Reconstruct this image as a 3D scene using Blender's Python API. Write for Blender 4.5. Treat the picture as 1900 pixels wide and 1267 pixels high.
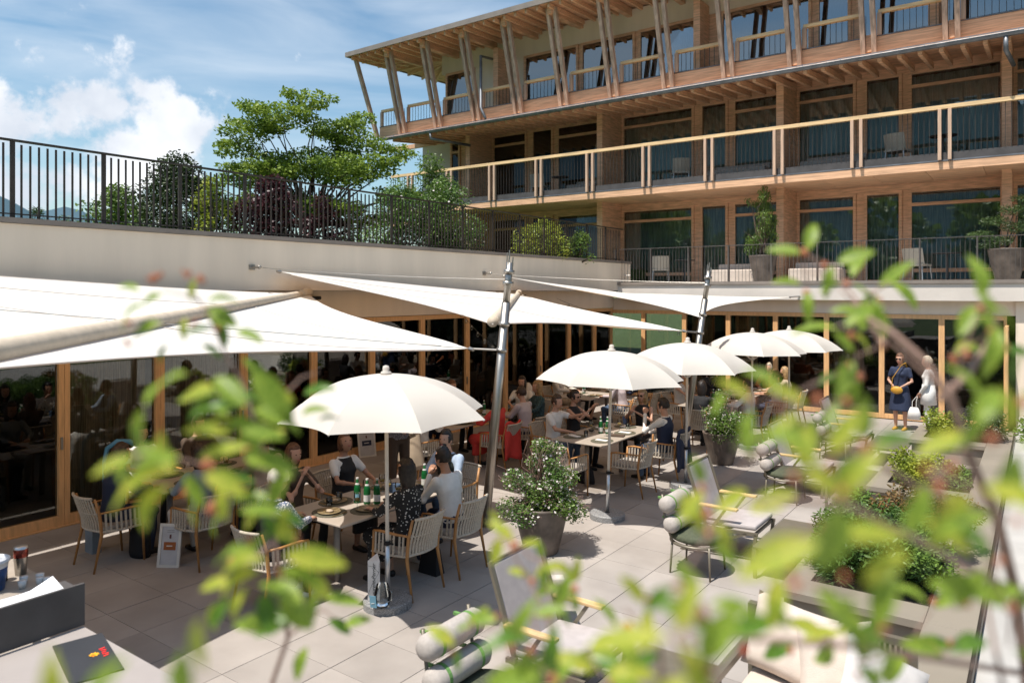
import bpy, math, random
import numpy as np
from mathutils import Vector, Matrix, Euler
random.seed(7); rng = np.random.default_rng(7)
sc = bpy.context.scene; col = sc.collection
for o in list(bpy.data.objects): bpy.data.objects.remove(o)

# ------------------------------------------------------------------ camera
F = 1365.0; HOR = 540.0; EYE = 3.05; YAW = math.radians(35.7)
cd = bpy.data.cameras.new("camera"); cam = bpy.data.objects.new("camera", cd); col.objects.link(cam)
cam.location = (0, 0, EYE); cam.rotation_euler = (math.radians(90), 0, YAW)
cd.sensor_width = 36; cd.lens = 36*F/1900; cd.shift_y = -(633.5-HOR)/1900
cd.clip_start = 0.05; cd.clip_end = 6000
cd.dof.use_dof = True; cd.dof.focus_distance = 10.5; cd.dof.aperture_fstop = 1.9
sc.camera = cam
sc.cycles.diffuse_bounces = 3; sc.cycles.glossy_bounces = 3; sc.cycles.transparent_max_bounces = 10
sc.render.resolution_x = 1024; sc.render.resolution_y = 682

# ------------------------------------------------------------------ light
SUN = Vector((-0.1186, -0.4177, 1.0)).normalized()
el = math.asin(SUN.z); az = math.atan2(SUN.x, SUN.y)
sd = bpy.data.lights.new("sun", 'SUN'); sun = bpy.data.objects.new("sun", sd); col.objects.link(sun)
sd.energy = 5.0; sd.angle = math.radians(0.55); sd.color = (1.0, 0.945, 0.86)
sun.rotation_euler = (-SUN).to_track_quat('-Z', 'Y').to_euler(); sun.location = (-3, -10, 30)
sc.view_settings.view_transform = 'Standard'; sc.view_settings.look = 'None'
sc.view_settings.exposure = 0.36; sc.view_settings.gamma = 1.0; sc.view_settings.use_curve_mapping = False

def pxdir(px, py):
    r = (px-950)/F; u = (HOR-py)/F
    v = Vector((math.cos(YAW)*r - math.sin(YAW), math.sin(YAW)*r + math.cos(YAW), u))
    return v
def at(px, py, d):           # world point seen at a pixel, d metres in front
    return Vector((0, 0, EYE)) + pxdir(px, py)*d
def proj(p):
    f = -math.sin(YAW)*p[0] + math.cos(YAW)*p[1]; r = math.cos(YAW)*p[0] + math.sin(YAW)*p[1]
    if f < .1: return None
    return 950+F*r/f, HOR-F*(p[2]-EYE)/f, f

world = bpy.data.worlds.new("World"); sc.world = world; world.use_nodes = True
def build_world():
    nt = world.node_tree; N = nt.nodes; L = nt.links; N.clear()
    def math_(op, a, b=None, clamp=False):
        n = N.new('ShaderNodeMath'); n.operation = op; n.use_clamp = clamp
        for i, x in enumerate((a, b)):
            if x is None: continue
            if isinstance(x, (int, float)): n.inputs[i].default_value = x
            else: L.new(x, n.inputs[i])
        return n.outputs[0]
    sky = N.new('ShaderNodeTexSky'); sky.sky_type = 'NISHITA'; sky.sun_disc = False
    sky.sun_elevation = el; sky.sun_rotation = az; sky.air_density = 1.3; sky.dust_density = 1.2; sky.ozone_density = 1.6
    sky.altitude = 600
    tc = N.new('ShaderNodeTexCoord'); D = tc.outputs['Generated']
    sep = N.new('ShaderNodeSeparateXYZ'); L.new(D, sep.inputs[0])
    n1 = N.new('ShaderNodeTexNoise'); n1.inputs['Scale'].default_value = 9; n1.inputs['Detail'].default_value = 10
    n1.inputs['Roughness'].default_value = .62; L.new(D, n1.inputs['Vector'])
    # cumulus: groups round given bearings
    blobs = [(-60,170,.12,.8),(55,105,.055,.95),(30,80,.04,.95),(70,165,.075,.8),(130,200,.06,.85),(190,190,.045,.9),(215,115,.034,.85),(180,105,.03,.7),(270,165,.04,.8),(10,225,.09,.8),
             (330,232,.038,1.1),(300,245,.045,.95),(285,255,.03,.8),(222,280,.045,1.0),(240,350,.08,.75),(100,335,.09,.75),(20,330,.07,.7),(520,430,.10,.7),(-250,330,.25,.9),(640,260,.02,.5),
             (-700,150,.3,.9),(-1500,200,.5,.85)]
    acc = None
    for bx, by, rad, amp in blobs:
        d = pxdir(bx, by).normalized()
        dn = N.new('ShaderNodeVectorMath'); dn.operation = 'DISTANCE'; L.new(D, dn.inputs[0]); dn.inputs[1].default_value = d
        m = math_('MULTIPLY', math_('SUBTRACT', 1.0, math_('DIVIDE', dn.outputs['Value'], rad)), amp)
        acc = m if acc is None else math_('MAXIMUM', acc, m)
    # elsewhere scattered cumulus from noise
    n2 = N.new('ShaderNodeTexNoise'); n2.inputs['Scale'].default_value = 2.3; n2.inputs['Detail'].default_value = 3; L.new(D, n2.inputs['Vector'])
    back = math_('MULTIPLY', math_('SUBTRACT', n2.outputs['Fac'], .66), 4)
    fwd = N.new('ShaderNodeVectorMath'); fwd.operation = 'DOT_PRODUCT'; L.new(D, fwd.inputs[0]); fwd.inputs[1].default_value = pxdir(700, 300).normalized()
    back = math_('SUBTRACT', back, math_('MULTIPLY', math_('GREATER_THAN', fwd.outputs['Value'], .55), 3))
    acc = math_('MAXIMUM', acc, back)
    dens = math_('ADD', acc, math_('MULTIPLY', math_('SUBTRACT', n1.outputs['Fac'], .53), 4.2))
    mask = N.new('ShaderNodeMapRange'); mask.interpolation_type = 'SMOOTHSTEP'
    mask.inputs['From Min'].default_value = .10; mask.inputs['From Max'].default_value = .62; L.new(dens, mask.inputs['Value'])
    # shade inside cloud
    off = N.new('ShaderNodeVectorMath'); off.operation = 'ADD'; L.new(D, off.inputs[0]); off.inputs[1].default_value = (0, 0, .035)
    n3 = N.new('ShaderNodeTexNoise'); n3.inputs['Scale'].default_value = 7; n3.inputs['Detail'].default_value = 7; L.new(off.outputs[0], n3.inputs['Vector'])
    sh = N.new('ShaderNodeMapRange'); sh.inputs['From Min'].default_value = .38; sh.inputs['From Max'].default_value = .62; L.new(n3.outputs['Fac'], sh.inputs['Value'])
    cc = N.new('ShaderNodeMix'); cc.data_type = 'RGBA'; L.new(sh.outputs[0], cc.inputs['Factor'])
    cc.inputs['A'].default_value = (9.3, 9.4, 9.6, 1); cc.inputs['B'].default_value = (5.9, 6.4, 7.2, 1)
    # thin cirrus streaks
    mp = N.new('ShaderNodeMapping'); L.new(D, mp.inputs['Vector']); mp.inputs['Scale'].default_value = (1.3, 1.3, 7); mp.inputs['Rotation'].default_value = (.35, .25, .4)
    n4 = N.new('ShaderNodeTexNoise'); n4.inputs['Scale'].default_value = 2.6; n4.inputs['Detail'].default_value = 7; n4.inputs['Distortion'].default_value = .5; L.new(mp.outputs[0], n4.inputs['Vector'])
    ci = N.new('ShaderNodeMapRange'); ci.inputs['From Min'].default_value = .40; ci.inputs['From Max'].default_value = .74; ci.inputs['To Max'].default_value = .62; L.new(n4.outputs['Fac'], ci.inputs['Value'])
    mx1 = N.new('ShaderNodeMix'); mx1.data_type = 'RGBA'; L.new(ci.outputs[0], mx1.inputs['Factor'])
    tint = N.new('ShaderNodeMix'); tint.data_type = 'RGBA'; tint.blend_type = 'MULTIPLY'; tint.inputs['Factor'].default_value = 1
    L.new(sky.outputs[0], tint.inputs['A']); tint.inputs['B'].default_value = (1.02, 1.16, 1.16, 1)
    L.new(tint.outputs['Result'], mx1.inputs['A']); mx1.inputs['B'].default_value = (6.3, 7.1, 8.0, 1)
    mx2 = N.new('ShaderNodeMix'); mx2.data_type = 'RGBA'; L.new(mask.outputs[0], mx2.inputs['Factor'])
    L.new(mx1.outputs['Result'], mx2.inputs['A']); L.new(cc.outputs['Result'], mx2.inputs['B'])
    bg = N.new('ShaderNodeBackground'); bg.inputs['Strength'].default_value = .098; L.new(mx2.outputs['Result'], bg.inputs['Color'])
    out = N.new('ShaderNodeOutputWorld'); L.new(bg.outputs[0], out.inputs[0])
build_world()

# ------------------------------------------------------------------ materials
def mat(name, c, rough=.6, var=.12, scale=6, bump=0, bscale=40, metal=0, stretch=None, trans=0, tcol=None, coat=0, spec=.5, c2=None, objrand=0, sheen=0, wpos=False):
    m = bpy.data.materials.new(name); m.use_nodes = True; nt = m.node_tree; N = nt.nodes; L = nt.links
    b = N['Principled BSDF']; out = N['Material Output']
    b.inputs['Roughness'].default_value = rough; b.inputs['Metallic'].default_value = metal
    b.inputs['Specular IOR Level'].default_value = spec
    if coat: b.inputs['Coat Weight'].default_value = coat
    if sheen: b.inputs['Sheen Weight'].default_value = sheen
    tc = N.new('ShaderNodeTexCoord'); vec = tc.outputs['Object'] if not wpos else N.new('ShaderNodeNewGeometry').outputs['Position']
    if stretch:
        mp = N.new('ShaderNodeMapping'); mp.inputs['Scale'].default_value = stretch; L.new(vec, mp.inputs['Vector']); vec = mp.outputs[0]
    n = N.new('ShaderNodeTexNoise'); n.inputs['Scale'].default_value = scale; n.inputs['Detail'].default_value = 5; L.new(vec, n.inputs['Vector'])
    cb = c2 if c2 else tuple(x*(1-var*1.6) for x in c)
    ca = c if c2 else tuple(min(1, x*(1+var)) for x in c)
    r = N.new('ShaderNodeValToRGB'); r.color_ramp.elements[0].position = .34; r.color_ramp.elements[1].position = .66
    r.color_ramp.elements[0].color = (*cb, 1); r.color_ramp.elements[1].color = (*ca, 1); L.new(n.outputs['Fac'], r.inputs[0])
    cout = r.outputs[0]
    if objrand:
        oi = N.new('ShaderNodeObjectInfo'); mr = N.new('ShaderNodeMapRange'); mr.inputs['To Min'].default_value = 1-objrand; mr.inputs['To Max'].default_value = 1+objrand
        L.new(oi.outputs['Random'], mr.inputs['Value'])
        hv = N.new('ShaderNodeHueSaturation'); L.new(mr.outputs[0], hv.inputs['Value']); L.new(cout, hv.inputs['Color']); cout = hv.outputs[0]
    L.new(cout, b.inputs['Base Color'])
    if bump:
        n2 = N.new('ShaderNodeTexNoise'); n2.inputs['Scale'].default_value = bscale; n2.inputs['Detail'].default_value = 4; L.new(vec, n2.inputs['Vector'])
        bp = N.new('ShaderNodeBump'); bp.inputs['Strength'].default_value = bump; bp.inputs['Distance'].default_value = .01
        L.new(n2.outputs['Fac'], bp.inputs['Height']); L.new(bp.outputs[0], b.inputs['Normal'])
    if trans:
        tr = N.new('ShaderNodeBsdfTranslucent'); (tr.inputs['Color'].__setattr__('default_value', (*tcol, 1)) if tcol else L.new(cout, tr.inputs['Color']))
        mx = N.new('ShaderNodeMixShader'); mx.inputs[0].default_value = trans
        L.new(b.outputs[0], mx.inputs[1]); L.new(tr.outputs[0], mx.inputs[2]); L.new(mx.outputs[0], out.inputs['Surface'])
    return m
def glass(name, tint=(.5,.55,.55), blend=.3, minr=.0, rough=.0):
    m = bpy.data.materials.new(name); m.use_nodes = True; nt = m.node_tree; N = nt.nodes; L = nt.links; N.clear()
    lw = N.new('ShaderNodeFresnel'); lw.inputs['IOR'].default_value = 1.0+blend*2.6
    t = N.new('ShaderNodeBsdfTransparent'); t.inputs['Color'].default_value = (*tint, 1)
    mxr = N.new('ShaderNodeMath'); mxr.operation = 'MAXIMUM'; L.new(lw.outputs[0], mxr.inputs[0]); mxr.inputs[1].default_value = minr
    g = N.new('ShaderNodeBsdfGlossy'); g.inputs['Roughness'].default_value = rough; g.inputs['Color'].default_value = (.95, .98, 1, 1)
    tc = N.new('ShaderNodeTexCoord'); n = N.new('ShaderNodeTexNoise'); n.inputs['Scale'].default_value = .8; L.new(tc.outputs['Object'], n.inputs['Vector'])
    bp = N.new('ShaderNodeBump'); bp.inputs['Strength'].default_value = .05; bp.inputs['Distance'].default_value = .02
    L.new(n.outputs['Fac'], bp.inputs['Height']); L.new(bp.outputs[0], g.inputs['Normal'])
    mx = N.new('ShaderNodeMixShader'); L.new(mxr.outputs[0], mx.inputs[0]); L.new(t.outputs[0], mx.inputs[1]); L.new(g.outputs[0], mx.inputs[2])
    o = N.new('ShaderNodeOutputMaterial'); L.new(mx.outputs[0], o.inputs[0]); return m
M = {}
M['larch'] = mat('larch_wood', (.73,.43,.262), .6, .16, 3, .15, 60, stretch=(1,1,9))
M['larch_h'] = mat('larch_board', (.77,.46,.275), .6, .16, 3, .15, 60, stretch=(.6,6,9), objrand=.08)
M['larch_pale'] = mat('pale_larch_rail', (.80,.56,.30), .55, .14, 3, .1, 60, stretch=(.6,8,8))
M['larch_post'] = mat('larch_post', (.60,.41,.29), .6, .12, 3, .1, 50, stretch=(8,8,.8))
M['larch_grey'] = mat('weathered_larch_post', (.52,.36,.265), .7, .2, 2, .2, 50, stretch=(8,8,.8), objrand=.1)
M['oak_frame'] = mat('oak_window_frame', (.74,.43,.20), .5, .1, 4, .05, 60, stretch=(6,6,.7))
M['plaster'] = mat('cream_plaster', (.80,.68,.55), .85, .045, 2.2, .08, 90, stretch=(1,1,.16), wpos=True)
M['plaster_lt'] = mat('light_plaster', (.66,.60,.54), .85, .05, 1.2, .08, 90)
M['coping'] = mat('grey_metal_coping', (.26,.22,.19), .5, .08, 3, metal=.2)
M['bronze'] = mat('dark_bronze_metal', (.062,.05,.042), .45, .15, 8, metal=.4)
M['railgrey'] = mat('grey_brown_metal', (.13,.115,.105), .45, .1, 8, metal=.5)
M['zinc'] = mat('zinc_gutter', (.22,.23,.25), .55, .15, 5, metal=.7)
M['steel'] = mat('brushed_steel', (.42,.39,.35), .38, .1, 3, .05, 30, metal=1)
M['alu'] = mat('satin_aluminium', (.62,.62,.62), .35, .06, 5, metal=.85)
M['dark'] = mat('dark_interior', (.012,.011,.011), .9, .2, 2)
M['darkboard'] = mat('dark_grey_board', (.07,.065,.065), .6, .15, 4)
M['curtain'] = mat('teal_grey_curtain', (.34,.38,.35), .9, .25, 5, stretch=(14,14,.4))
M['curtain_b'] = mat('olive_sheer_curtain', (.34,.29,.20), .9, .3, 5, stretch=(14,14,.4))
M['glass'] = glass('window_glass', (.82,.86,.84), .36, .06)
M['glass_hi'] = glass('reflective_window_glass', (.40,.46,.50), .4, .20)
M['glass_b'] = glass('dark_window_glass', (.80,.79,.75), .24)
M['clear'] = glass('clear_glass', (.93,.96,.96), .2)
M['tile'] = mat('stone_floor_tile', (.355,.318,.29), .8, .07, 1.7, .18, 160, objrand=.11, c2=(.290,.258,.234), wpos=True)
M['grout'] = mat('dark_grout', (.09,.08,.07), .9)
M['concrete'] = mat('pale_concrete', (.42,.40,.375), .85, .06, 2, .15, 120)
M['bench'] = mat('taupe_coping_stone', (.245,.21,.165), .7, .06, 1.5, .06, 90)
M['sail'] = mat('white_sailcloth', (.76,.735,.69), .8, .015, 2, .04, 200, trans=.21, tcol=(1,.62,.32))
M['cord'] = mat('beige_cloth_roll', (.55,.46,.36), .8, .06, 12)
M['brolly'] = mat('cream_umbrella_cloth', (.63,.60,.55), .85, .015, 3, .05, 220, trans=.22, tcol=(1,.66,.38))
M['polewhite'] = mat('pale_painted_pole', (.60,.57,.52), .35, .05, 5)
M['granite'] = mat('speckled_granite', (.36,.36,.36), .55, .5, 110, .1, 90, c2=(.10,.10,.105))
M['tabletop'] = mat('taupe_table_laminate', (.38,.33,.28), .45, .04, 5)
M['tableleg'] = mat('taupe_painted_steel', (.32,.28,.245), .4, .05, 5)
M['teak'] = mat('teak_chair_leg', (.42,.20,.065), .45, .15, 5, stretch=(6,6,1))
M['strap'] = mat('beige_rope_strap', (.50,.44,.36), .9, .12, 60, .3, 200)
M['cushion'] = mat('grey_seat_cushion', (.33,.30,.27), .95, .08, 30, .2, 160)
M['taupe_metal'] = mat('taupe_frame_metal', (.19,.165,.125), .42, .06, 6, metal=.3)
M['lounge'] = mat('mauve_grey_canvas', (.42,.375,.365), .9, .05, 10, .15, 180)
M['roll'] = mat('pale_linen_bolster', (.42,.375,.34), .95, .05, 40, .3, 150)
M['greenstrap'] = mat('green_webbing', (.12,.26,.07), .7, .1, 30)
M['olive'] = mat('olive_seat_fabric', (.075,.085,.05), .9, .15, 40, .2, 150)
M['armwood'] = mat('oiled_ash_armrest', (.70,.47,.235), .5, .12, 3, .1, 50, stretch=(2,12,12))
M['sofa'] = mat('cream_linen_cushion', (.58,.49,.42), .95, .05, 8, .25, 130)
M['pot'] = mat('brown_glazed_pot', (.14,.11,.09), .5, .28, 5, .15, 20)
M['soil'] = mat('dark_soil', (.03,.022,.015), .95, .3, 30, .5, 60)
def leafmat(name, c, c2, trans=.35, scale=3, rough=.45):
    return mat(name, c, rough, scale=scale, trans=trans, c2=c2, spec=.4)
M['leaf_tree'] = leafmat('maple_leaves', (.27,.36,.05), (.12,.20,.03))
M['leaf_dark'] = leafmat('dark_evergreen', (.055,.085,.02), (.018,.035,.01), .15)
M['leaf_yel'] = leafmat('yellow_green_leaves', (.40,.42,.05), (.15,.22,.03))
M['leaf_purple'] = leafmat('purple_leaves', (.10,.03,.035), (.035,.012,.018), .2)
M['leaf_mid'] = leafmat('mid_green_leaves', (.18,.27,.05), (.08,.14,.03))
M['leaf_pine'] = leafmat('pine_needles', (.10,.16,.045), (.035,.07,.02), .1)
M['leaf_box'] = leafmat('jasmine_leaves', (.17,.27,.05), (.05,.11,.025), .2)
M['leaf_red'] = leafmat('bronze_shoots', (.26,.12,.04), (.10,.09,.03), .2)
M['leaf_fg'] = leafmat('serviceberry_leaf', (.38,.49,.07), (.16,.28,.035), .55, 11, .38)
M['leaf_fg2'] = leafmat('young_yellow_leaf', (.62,.60,.09), (.32,.44,.05), .6, 9, .38)
M['leaf_fg3'] = leafmat('dark_green_leaf', (.16,.29,.04), (.07,.16,.02), .45, 11, .33)
M['bud'] = leafmat('pink_berry', (.62,.19,.11), (.45,.22,.10), .3)
M['redleaf'] = leafmat('red_leaf', (.75,.06,.02), (.5,.12,.03), .3)
M['flower'] = mat('white_blossom', (.80,.72,.70), .8, .05, 4, trans=.3)
M['bark'] = mat('brown_bark', (.10,.07,.05), .85, .3, 12, .4, 40)
M['twig'] = mat('reddish_twig', (.30,.19,.15), .7, .2, 12, .2, 40)
M['hill'] = mat('haze_tinted_forest_hill', (.085,.14,.175), .95, .15, 3)  # forest green shifted to blue, distance haze painted into the colour
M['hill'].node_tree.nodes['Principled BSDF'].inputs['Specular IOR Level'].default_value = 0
M['grass'] = mat('lawn', (.06,.10,.03), .9, .3, 5, .3, 60)

# ------------------------------------------------------------------ mesh helpers
class MB:
    def __init__(s): s.v = []; s.f = []
    def add(s, vs, fs):
        o = len(s.v); s.v += [tuple(v) for v in vs]; s.f += [tuple(i+o for i in f) for f in fs]; return s
    def box(s, c, d, rz=0, rot=None):
        x, y, z = d[0]/2, d[1]/2, d[2]/2
        P = [Vector(p) for p in ((-x,-y,-z),(x,-y,-z),(x,y,-z),(-x,y,-z),(-x,-y,z),(x,-y,z),(x,y,z),(-x,y,z))]
        R = rot if rot is not None else (Matrix.Rotation(rz, 3, 'Z') if rz else None)
        if R is not None: P = [R @ p for p in P]
        c = Vector(c)
        return s.add([p+c for p in P], [(0,3,2,1),(4,5,6,7),(0,1,5,4),(1,2,6,5),(2,3,7,6),(3,0,4,7)])
    def bb(s, a, b): return s.box([(a[i]+b[i])/2 for i in range(3)], [abs(b[i]-a[i]) for i in range(3)])
    def beam(s, p0, p1, w, h, up=(0,0,1)):
        p0, p1 = Vector(p0), Vector(p1); d = (p1-p0); L = d.length; d.normalize()
        sx = d.cross(Vector(up));
        if sx.length < 1e-4: sx = d.cross(Vector((1,0,0)))
        sx.normalize(); uz = sx.cross(d)
        R = Matrix((sx, d, uz)).transposed()
        return s.box((p0+p1)/2, (w, L, h), rot=R)
    def tube(s, pts, rad, n=8, cap=True, flat=1.0):
        pts = [Vector(p) for p in pts]; rad = [rad]*len(pts) if isinstance(rad, (int, float)) else rad
        rings = []; side = None
        for i, p in enumerate(pts):
            d = (pts[min(i+1, len(pts)-1)]-pts[max(i-1, 0)]).normalized()
            if side is None:
                side = d.cross(Vector((0,0,1)));
                if side.length < .05: side = d.cross(Vector((1,0,0)))
            side = (side - d*side.dot(d)).normalized(); up = d.cross(side)
            rings.append([p+side*math.cos(2*math.pi*k/n)*rad[i]+up*math.sin(2*math.pi*k/n)*rad[i]*flat for k in range(n)])
        vs = [q for r in rings for q in r]; fs = []
        for i in range(len(pts)-1):
            for k in range(n): fs.append((i*n+k, i*n+(k+1)%n, (i+1)*n+(k+1)%n, (i+1)*n+k))
        if cap: fs += [tuple(range(n))[::-1], tuple((len(pts)-1)*n+k for k in range(n))]
        return s.add(vs, fs)
    def lathe(s, prof, n=20, c=(0,0,0), cap=True, sx=1, sy=1):
        vs = []; fs = []
        for r, z in prof:
            for k in range(n): a = 2*math.pi*k/n; vs.append((c[0]+r*math.cos(a)*sx, c[1]+r*math.sin(a)*sy, c[2]+z))
        for i in range(len(prof)-1):
            for k in range(n): fs.append((i*n+k, i*n+(k+1)%n, (i+1)*n+(k+1)%n, (i+1)*n+k))
        if cap: fs += [tuple(range(n))[::-1], tuple((len(prof)-1)*n+k for k in range(n))]
        return s.add(vs, fs)
    def ball(s, c, r, n=10, m=7, rot=None):
        rx, ry, rz = (r, r, r) if isinstance(r, (int, float)) else r
        vs = []; fs = []
        for i in range(1, m):
            t = math.pi*i/m
            for k in range(n):
                a = 2*math.pi*k/n; vs.append(Vector((rx*math.sin(t)*math.cos(a), ry*math.sin(t)*math.sin(a), rz*math.cos(t))))
        vs += [Vector((0,0,rz)), Vector((0,0,-rz))]; T = len(vs)-2
        for i in range(m-2):
            for k in range(n): fs.append((i*n+k, (i+1)*n+k, (i+1)*n+(k+1)%n, i*n+(k+1)%n))
        for k in range(n): fs.append((T, k, (k+1)%n)); fs.append((T+1, (m-2)*n+(k+1)%n, (m-2)*n+k))
        if rot is not None: vs = [rot @ v for v in vs]
        c = Vector(c); return s.add([v+c for v in vs], fs)
    def grid(s, fn, nu, nv, closed_u=False):
        vs = [fn(i/nu, j/nv) for j in range(nv+1) for i in range(nu+1)]
        fs = [(j*(nu+1)+i, j*(nu+1)+i+1, (j+1)*(nu+1)+i+1, (j+1)*(nu+1)+i) for j in range(nv) for i in range(nu)]
        return s.add(vs, fs)
    def mesh(s, name, m=None, smooth=False):
        me = bpy.data.meshes.new(name); me.from_pydata([tuple(v) for v in s.v], [], s.f)
        if m is not None: me.materials.append(m)
        if smooth: me.polygons.foreach_set('use_smooth', [True]*len(me.polygons))
        me.update(); return me
    def build(s, name, m, parent=None, smooth=False, world=False, bevel=0):
        if world and parent is not None:
            l = parent.location
            if parent.parent: l = l + parent.parent.location
            s.v = [(v[0]-l[0], v[1]-l[1], v[2]-l[2]) for v in s.v]
        return inst(name, s.mesh(name, m, smooth), parent, bevel=bevel)
def inst(name, me, parent=None, loc=(0,0,0), rot=(0,0,0), scale=(1,1,1), bevel=0):
    o = bpy.data.objects.new(name, me); col.objects.link(o); o.location = loc; o.rotation_euler = rot; o.scale = scale
    if parent is not None: o.parent = parent
    if bevel:
        b = o.modifiers.new('bevel', 'BEVEL'); b.width = bevel; b.segments = 2; b.limit_method = 'ANGLE'
    return o
def tag(o, label=None, cat=None, group=None, kind=None):
    if label: o['label'] = label
    if cat: o['category'] = cat
    if group: o['group'] = group
    if kind: o['kind'] = kind
    return o
def thing(name, label, cat, loc=(0,0,0), rz=0, group=None):
    o = bpy.data.objects.new(name, None); col.objects.link(o); o.location = loc; o.rotation_euler = (0,0,rz)
    o.empty_display_size = .2
    return tag(o, label, cat, group)
def copy_tree(o, parent=None, top=True):
    c = o.copy(); col.objects.link(c)
    if parent is not None: c.parent = parent
    for ch in [x for x in KIDS.get(o.name, [])]: copy_tree(ch, c, False)
    return c
KIDS = {}
def index_kids():
    KIDS.clear()
    for o in bpy.data.objects:
        if o.parent: KIDS.setdefault(o.parent.name, []).append(o)
def place(proto, used, loc, rz, label, group=None):
    o = proto if not used else copy_tree(proto)
    o.location = loc; o.rotation_euler = (0, 0, rz); tag(o, label)
    if group: o['group'] = group
    return o
# ------------------------------------------------------------------ ground, hills, floor
g = MB(); R0 = 1500
g.add([(-R0,-R0,-.14),(R0,-R0,-.14),(R0,R0,-.14),(-R0,R0,-.14)], [(0,1,2,3)])
tag(g.build('ground', M['grass']), kind='structure')
def ridge(name, r, hfn, m, seg=360):
    b = MB(); vs = []; fs = []
    for i in range(seg):
        a = 2*math.pi*i/seg
        for k, (rr, hh) in enumerate(((r, -2), (r*1.12, .45), (r*1.3, 1.0), (r*1.6, .6))):
            h = hfn(a)*hh if k else -2
            h *= 1+.06*math.sin(a*37+k)+.05*math.sin(a*91+2*k)
            vs.append((rr*math.cos(a), rr*math.sin(a), h))
    for i in range(seg):
        j = (i+1) % seg
        for k in range(3): fs.append((i*4+k, j*4+k, j*4+k+1, i*4+k+1))
    b.add(vs, fs); tag(b.build(name, m), kind='structure')
def hillh(a):       # a measured from +x; the photograph's left edge looks along about 161 deg
    d = math.degrees(a) % 360
    base = 225+45*math.sin(a*3+1)+20*math.sin(a*7+2)
    if 120 < d < 175: base = 35 + max(0, (d-143))*4.7
    if 40 < d <= 120: base = 60
    return max(20, base)*1.1
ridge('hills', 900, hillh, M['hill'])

P0X, P0Y, TS, TY = -5.9, 3.4, .62, .571
fb = MB(); fb.bb((-10.33,-6,-.12),(8,19.48,-.012)); fl = fb.build('floor', M['grout']); tag(fl, kind='structure')
tm = MB().box((0,0,-.006),(TS-.006,TY-.004,.03)).mesh('tile', M['tile'])
tiles = []
for i in range(-8, 24):
    for j in range(-17, 29):
        x0, y0 = P0X+TS*i, P0Y+TY*j
        cx, cy = x0+TS/2, y0+TY/2
        if x0 < -10.34 or x0+TS > .3 or y0 < -6 or y0+TY > 19.5: continue
        q = proj((cx, cy, 0)); vis = q and -60 < q[0] < 1960 and q[1] < 1330
        tiles.append((0 if vis else 1, math.hypot(cx, cy), cx, cy))
tiles.sort(); rest = MB()
for n, (v, d, cx, cy) in enumerate(tiles):
    dz = random.uniform(-.0012, .0012)
    if n < 300: inst('tile', tm, fl, (cx, cy, dz), (random.uniform(-.001,.001), random.uniform(-.001,.001), 0))
    else: rest.box((cx, cy, -.006+dz), (TS-.006, TY-.004, .03))
tag(MB().bb((-.372,-6,-.01),(8,19.1,.36)).build('upper_terrace', M['concrete']), kind='structure')
tag(rest.build('tile_field', M['tile'], fl), kind='stuff')

# ------------------------------------------------------------------ left dining pavilion
pav = thing('dining_pavilion', 'low cream rendered dining pavilion with oak framed glass doors along the terrace', 'building', (-10.3, 8, 0))
b = MB(); b.bb((-10.6,-8,3.06),(-10.0,20.0,3.86)); b.build('parapet_wall', M['plaster'], pav, world=True)
b = MB(); b.bb((-10.7,-8,2.56),(-10.28,19.45,3.055)); b.build('lintel_band', M['plaster'], pav, world=True)
b = MB(); b.bb((-10.68,-8,3.865),(-9.965,20.03,3.93)); b.build('coping', M['coping'], pav, world=True)
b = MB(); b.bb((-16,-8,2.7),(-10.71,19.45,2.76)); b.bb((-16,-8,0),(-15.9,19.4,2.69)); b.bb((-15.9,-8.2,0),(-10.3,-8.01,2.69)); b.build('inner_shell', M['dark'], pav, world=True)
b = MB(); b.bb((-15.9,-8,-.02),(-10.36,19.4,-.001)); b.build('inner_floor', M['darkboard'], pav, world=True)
b = MB(); b.bb((-40,-30,3.0),(-10.61,36,3.75)); tag(b.build('garden_terrace', M['grass']), kind='structure')
ys = [-1.9,-.65,.6,1.85,3.1,4.37,5.65,7.03,8.42,9.8,11.2,12.66,14.1,15.6,17.0,18.4,19.45]
def curtain_mesh(n, w, h, m, amp=.035, per=.16):
    b = MB(); k = max(6, int(w/per*4)); vs = []; fs = []
    ph = random.random()*6
    for i in range(k+1):
        t = i/k; x = t*w; a = amp*math.sin(x/per*2*math.pi+ph+.8*math.sin(x*5))
        vs += [(x, a, 0), (x, a*.7, h)]
    for i in range(k): fs.append((2*i, 2*i+2, 2*i+3, 2*i+1))
    b.add(vs, fs); return b.mesh(n, m, True)
for i in range(len(ys)-1):
    y0, y1 = ys[i], ys[i+1]; X = -10.35
    fr = MB(); w = .07
    for (a, c) in ((y0, y0+w), (y1-w, y1)): fr.bb((X-.05, a+.002, .02), (X+.05, c-.002, 2.55))
    fr.bb((X-.05,y0+w,.02),(X+.05,y1-w,.14)); fr.bb((X-.05,y0+w,2.46),(X+.05,y1-w,2.55))
    d = fr.build('glass_door', M['oak_frame'], pav, world=True)
    MB().bb((X-.012,y0+w,.14),(X-.002,y1-w,2.46)).build('pane', M['glass_b'], d, world=True)
    if i % 3 != 1:
        k = inst('curtain', curtain_mesh('curtain', (y1-y0)*.8, 2.4, M['curtain_b']), d, (X-.13-d.parent.location.x, y0+.12-d.parent.location.y, .04), (0,0,math.pi/2))
    if i % 2 == 0: MB().bb((X+.05,y1-.05,1.0),(X+.075,y1-.025,1.16)).build('handle', M['steel'], d, world=True)
b = MB(); b.bb((-10.45,-8,-.01),(-10.25,19.45,.018)); b.build('sill', M['oak_frame'], pav, world=True)
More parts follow.
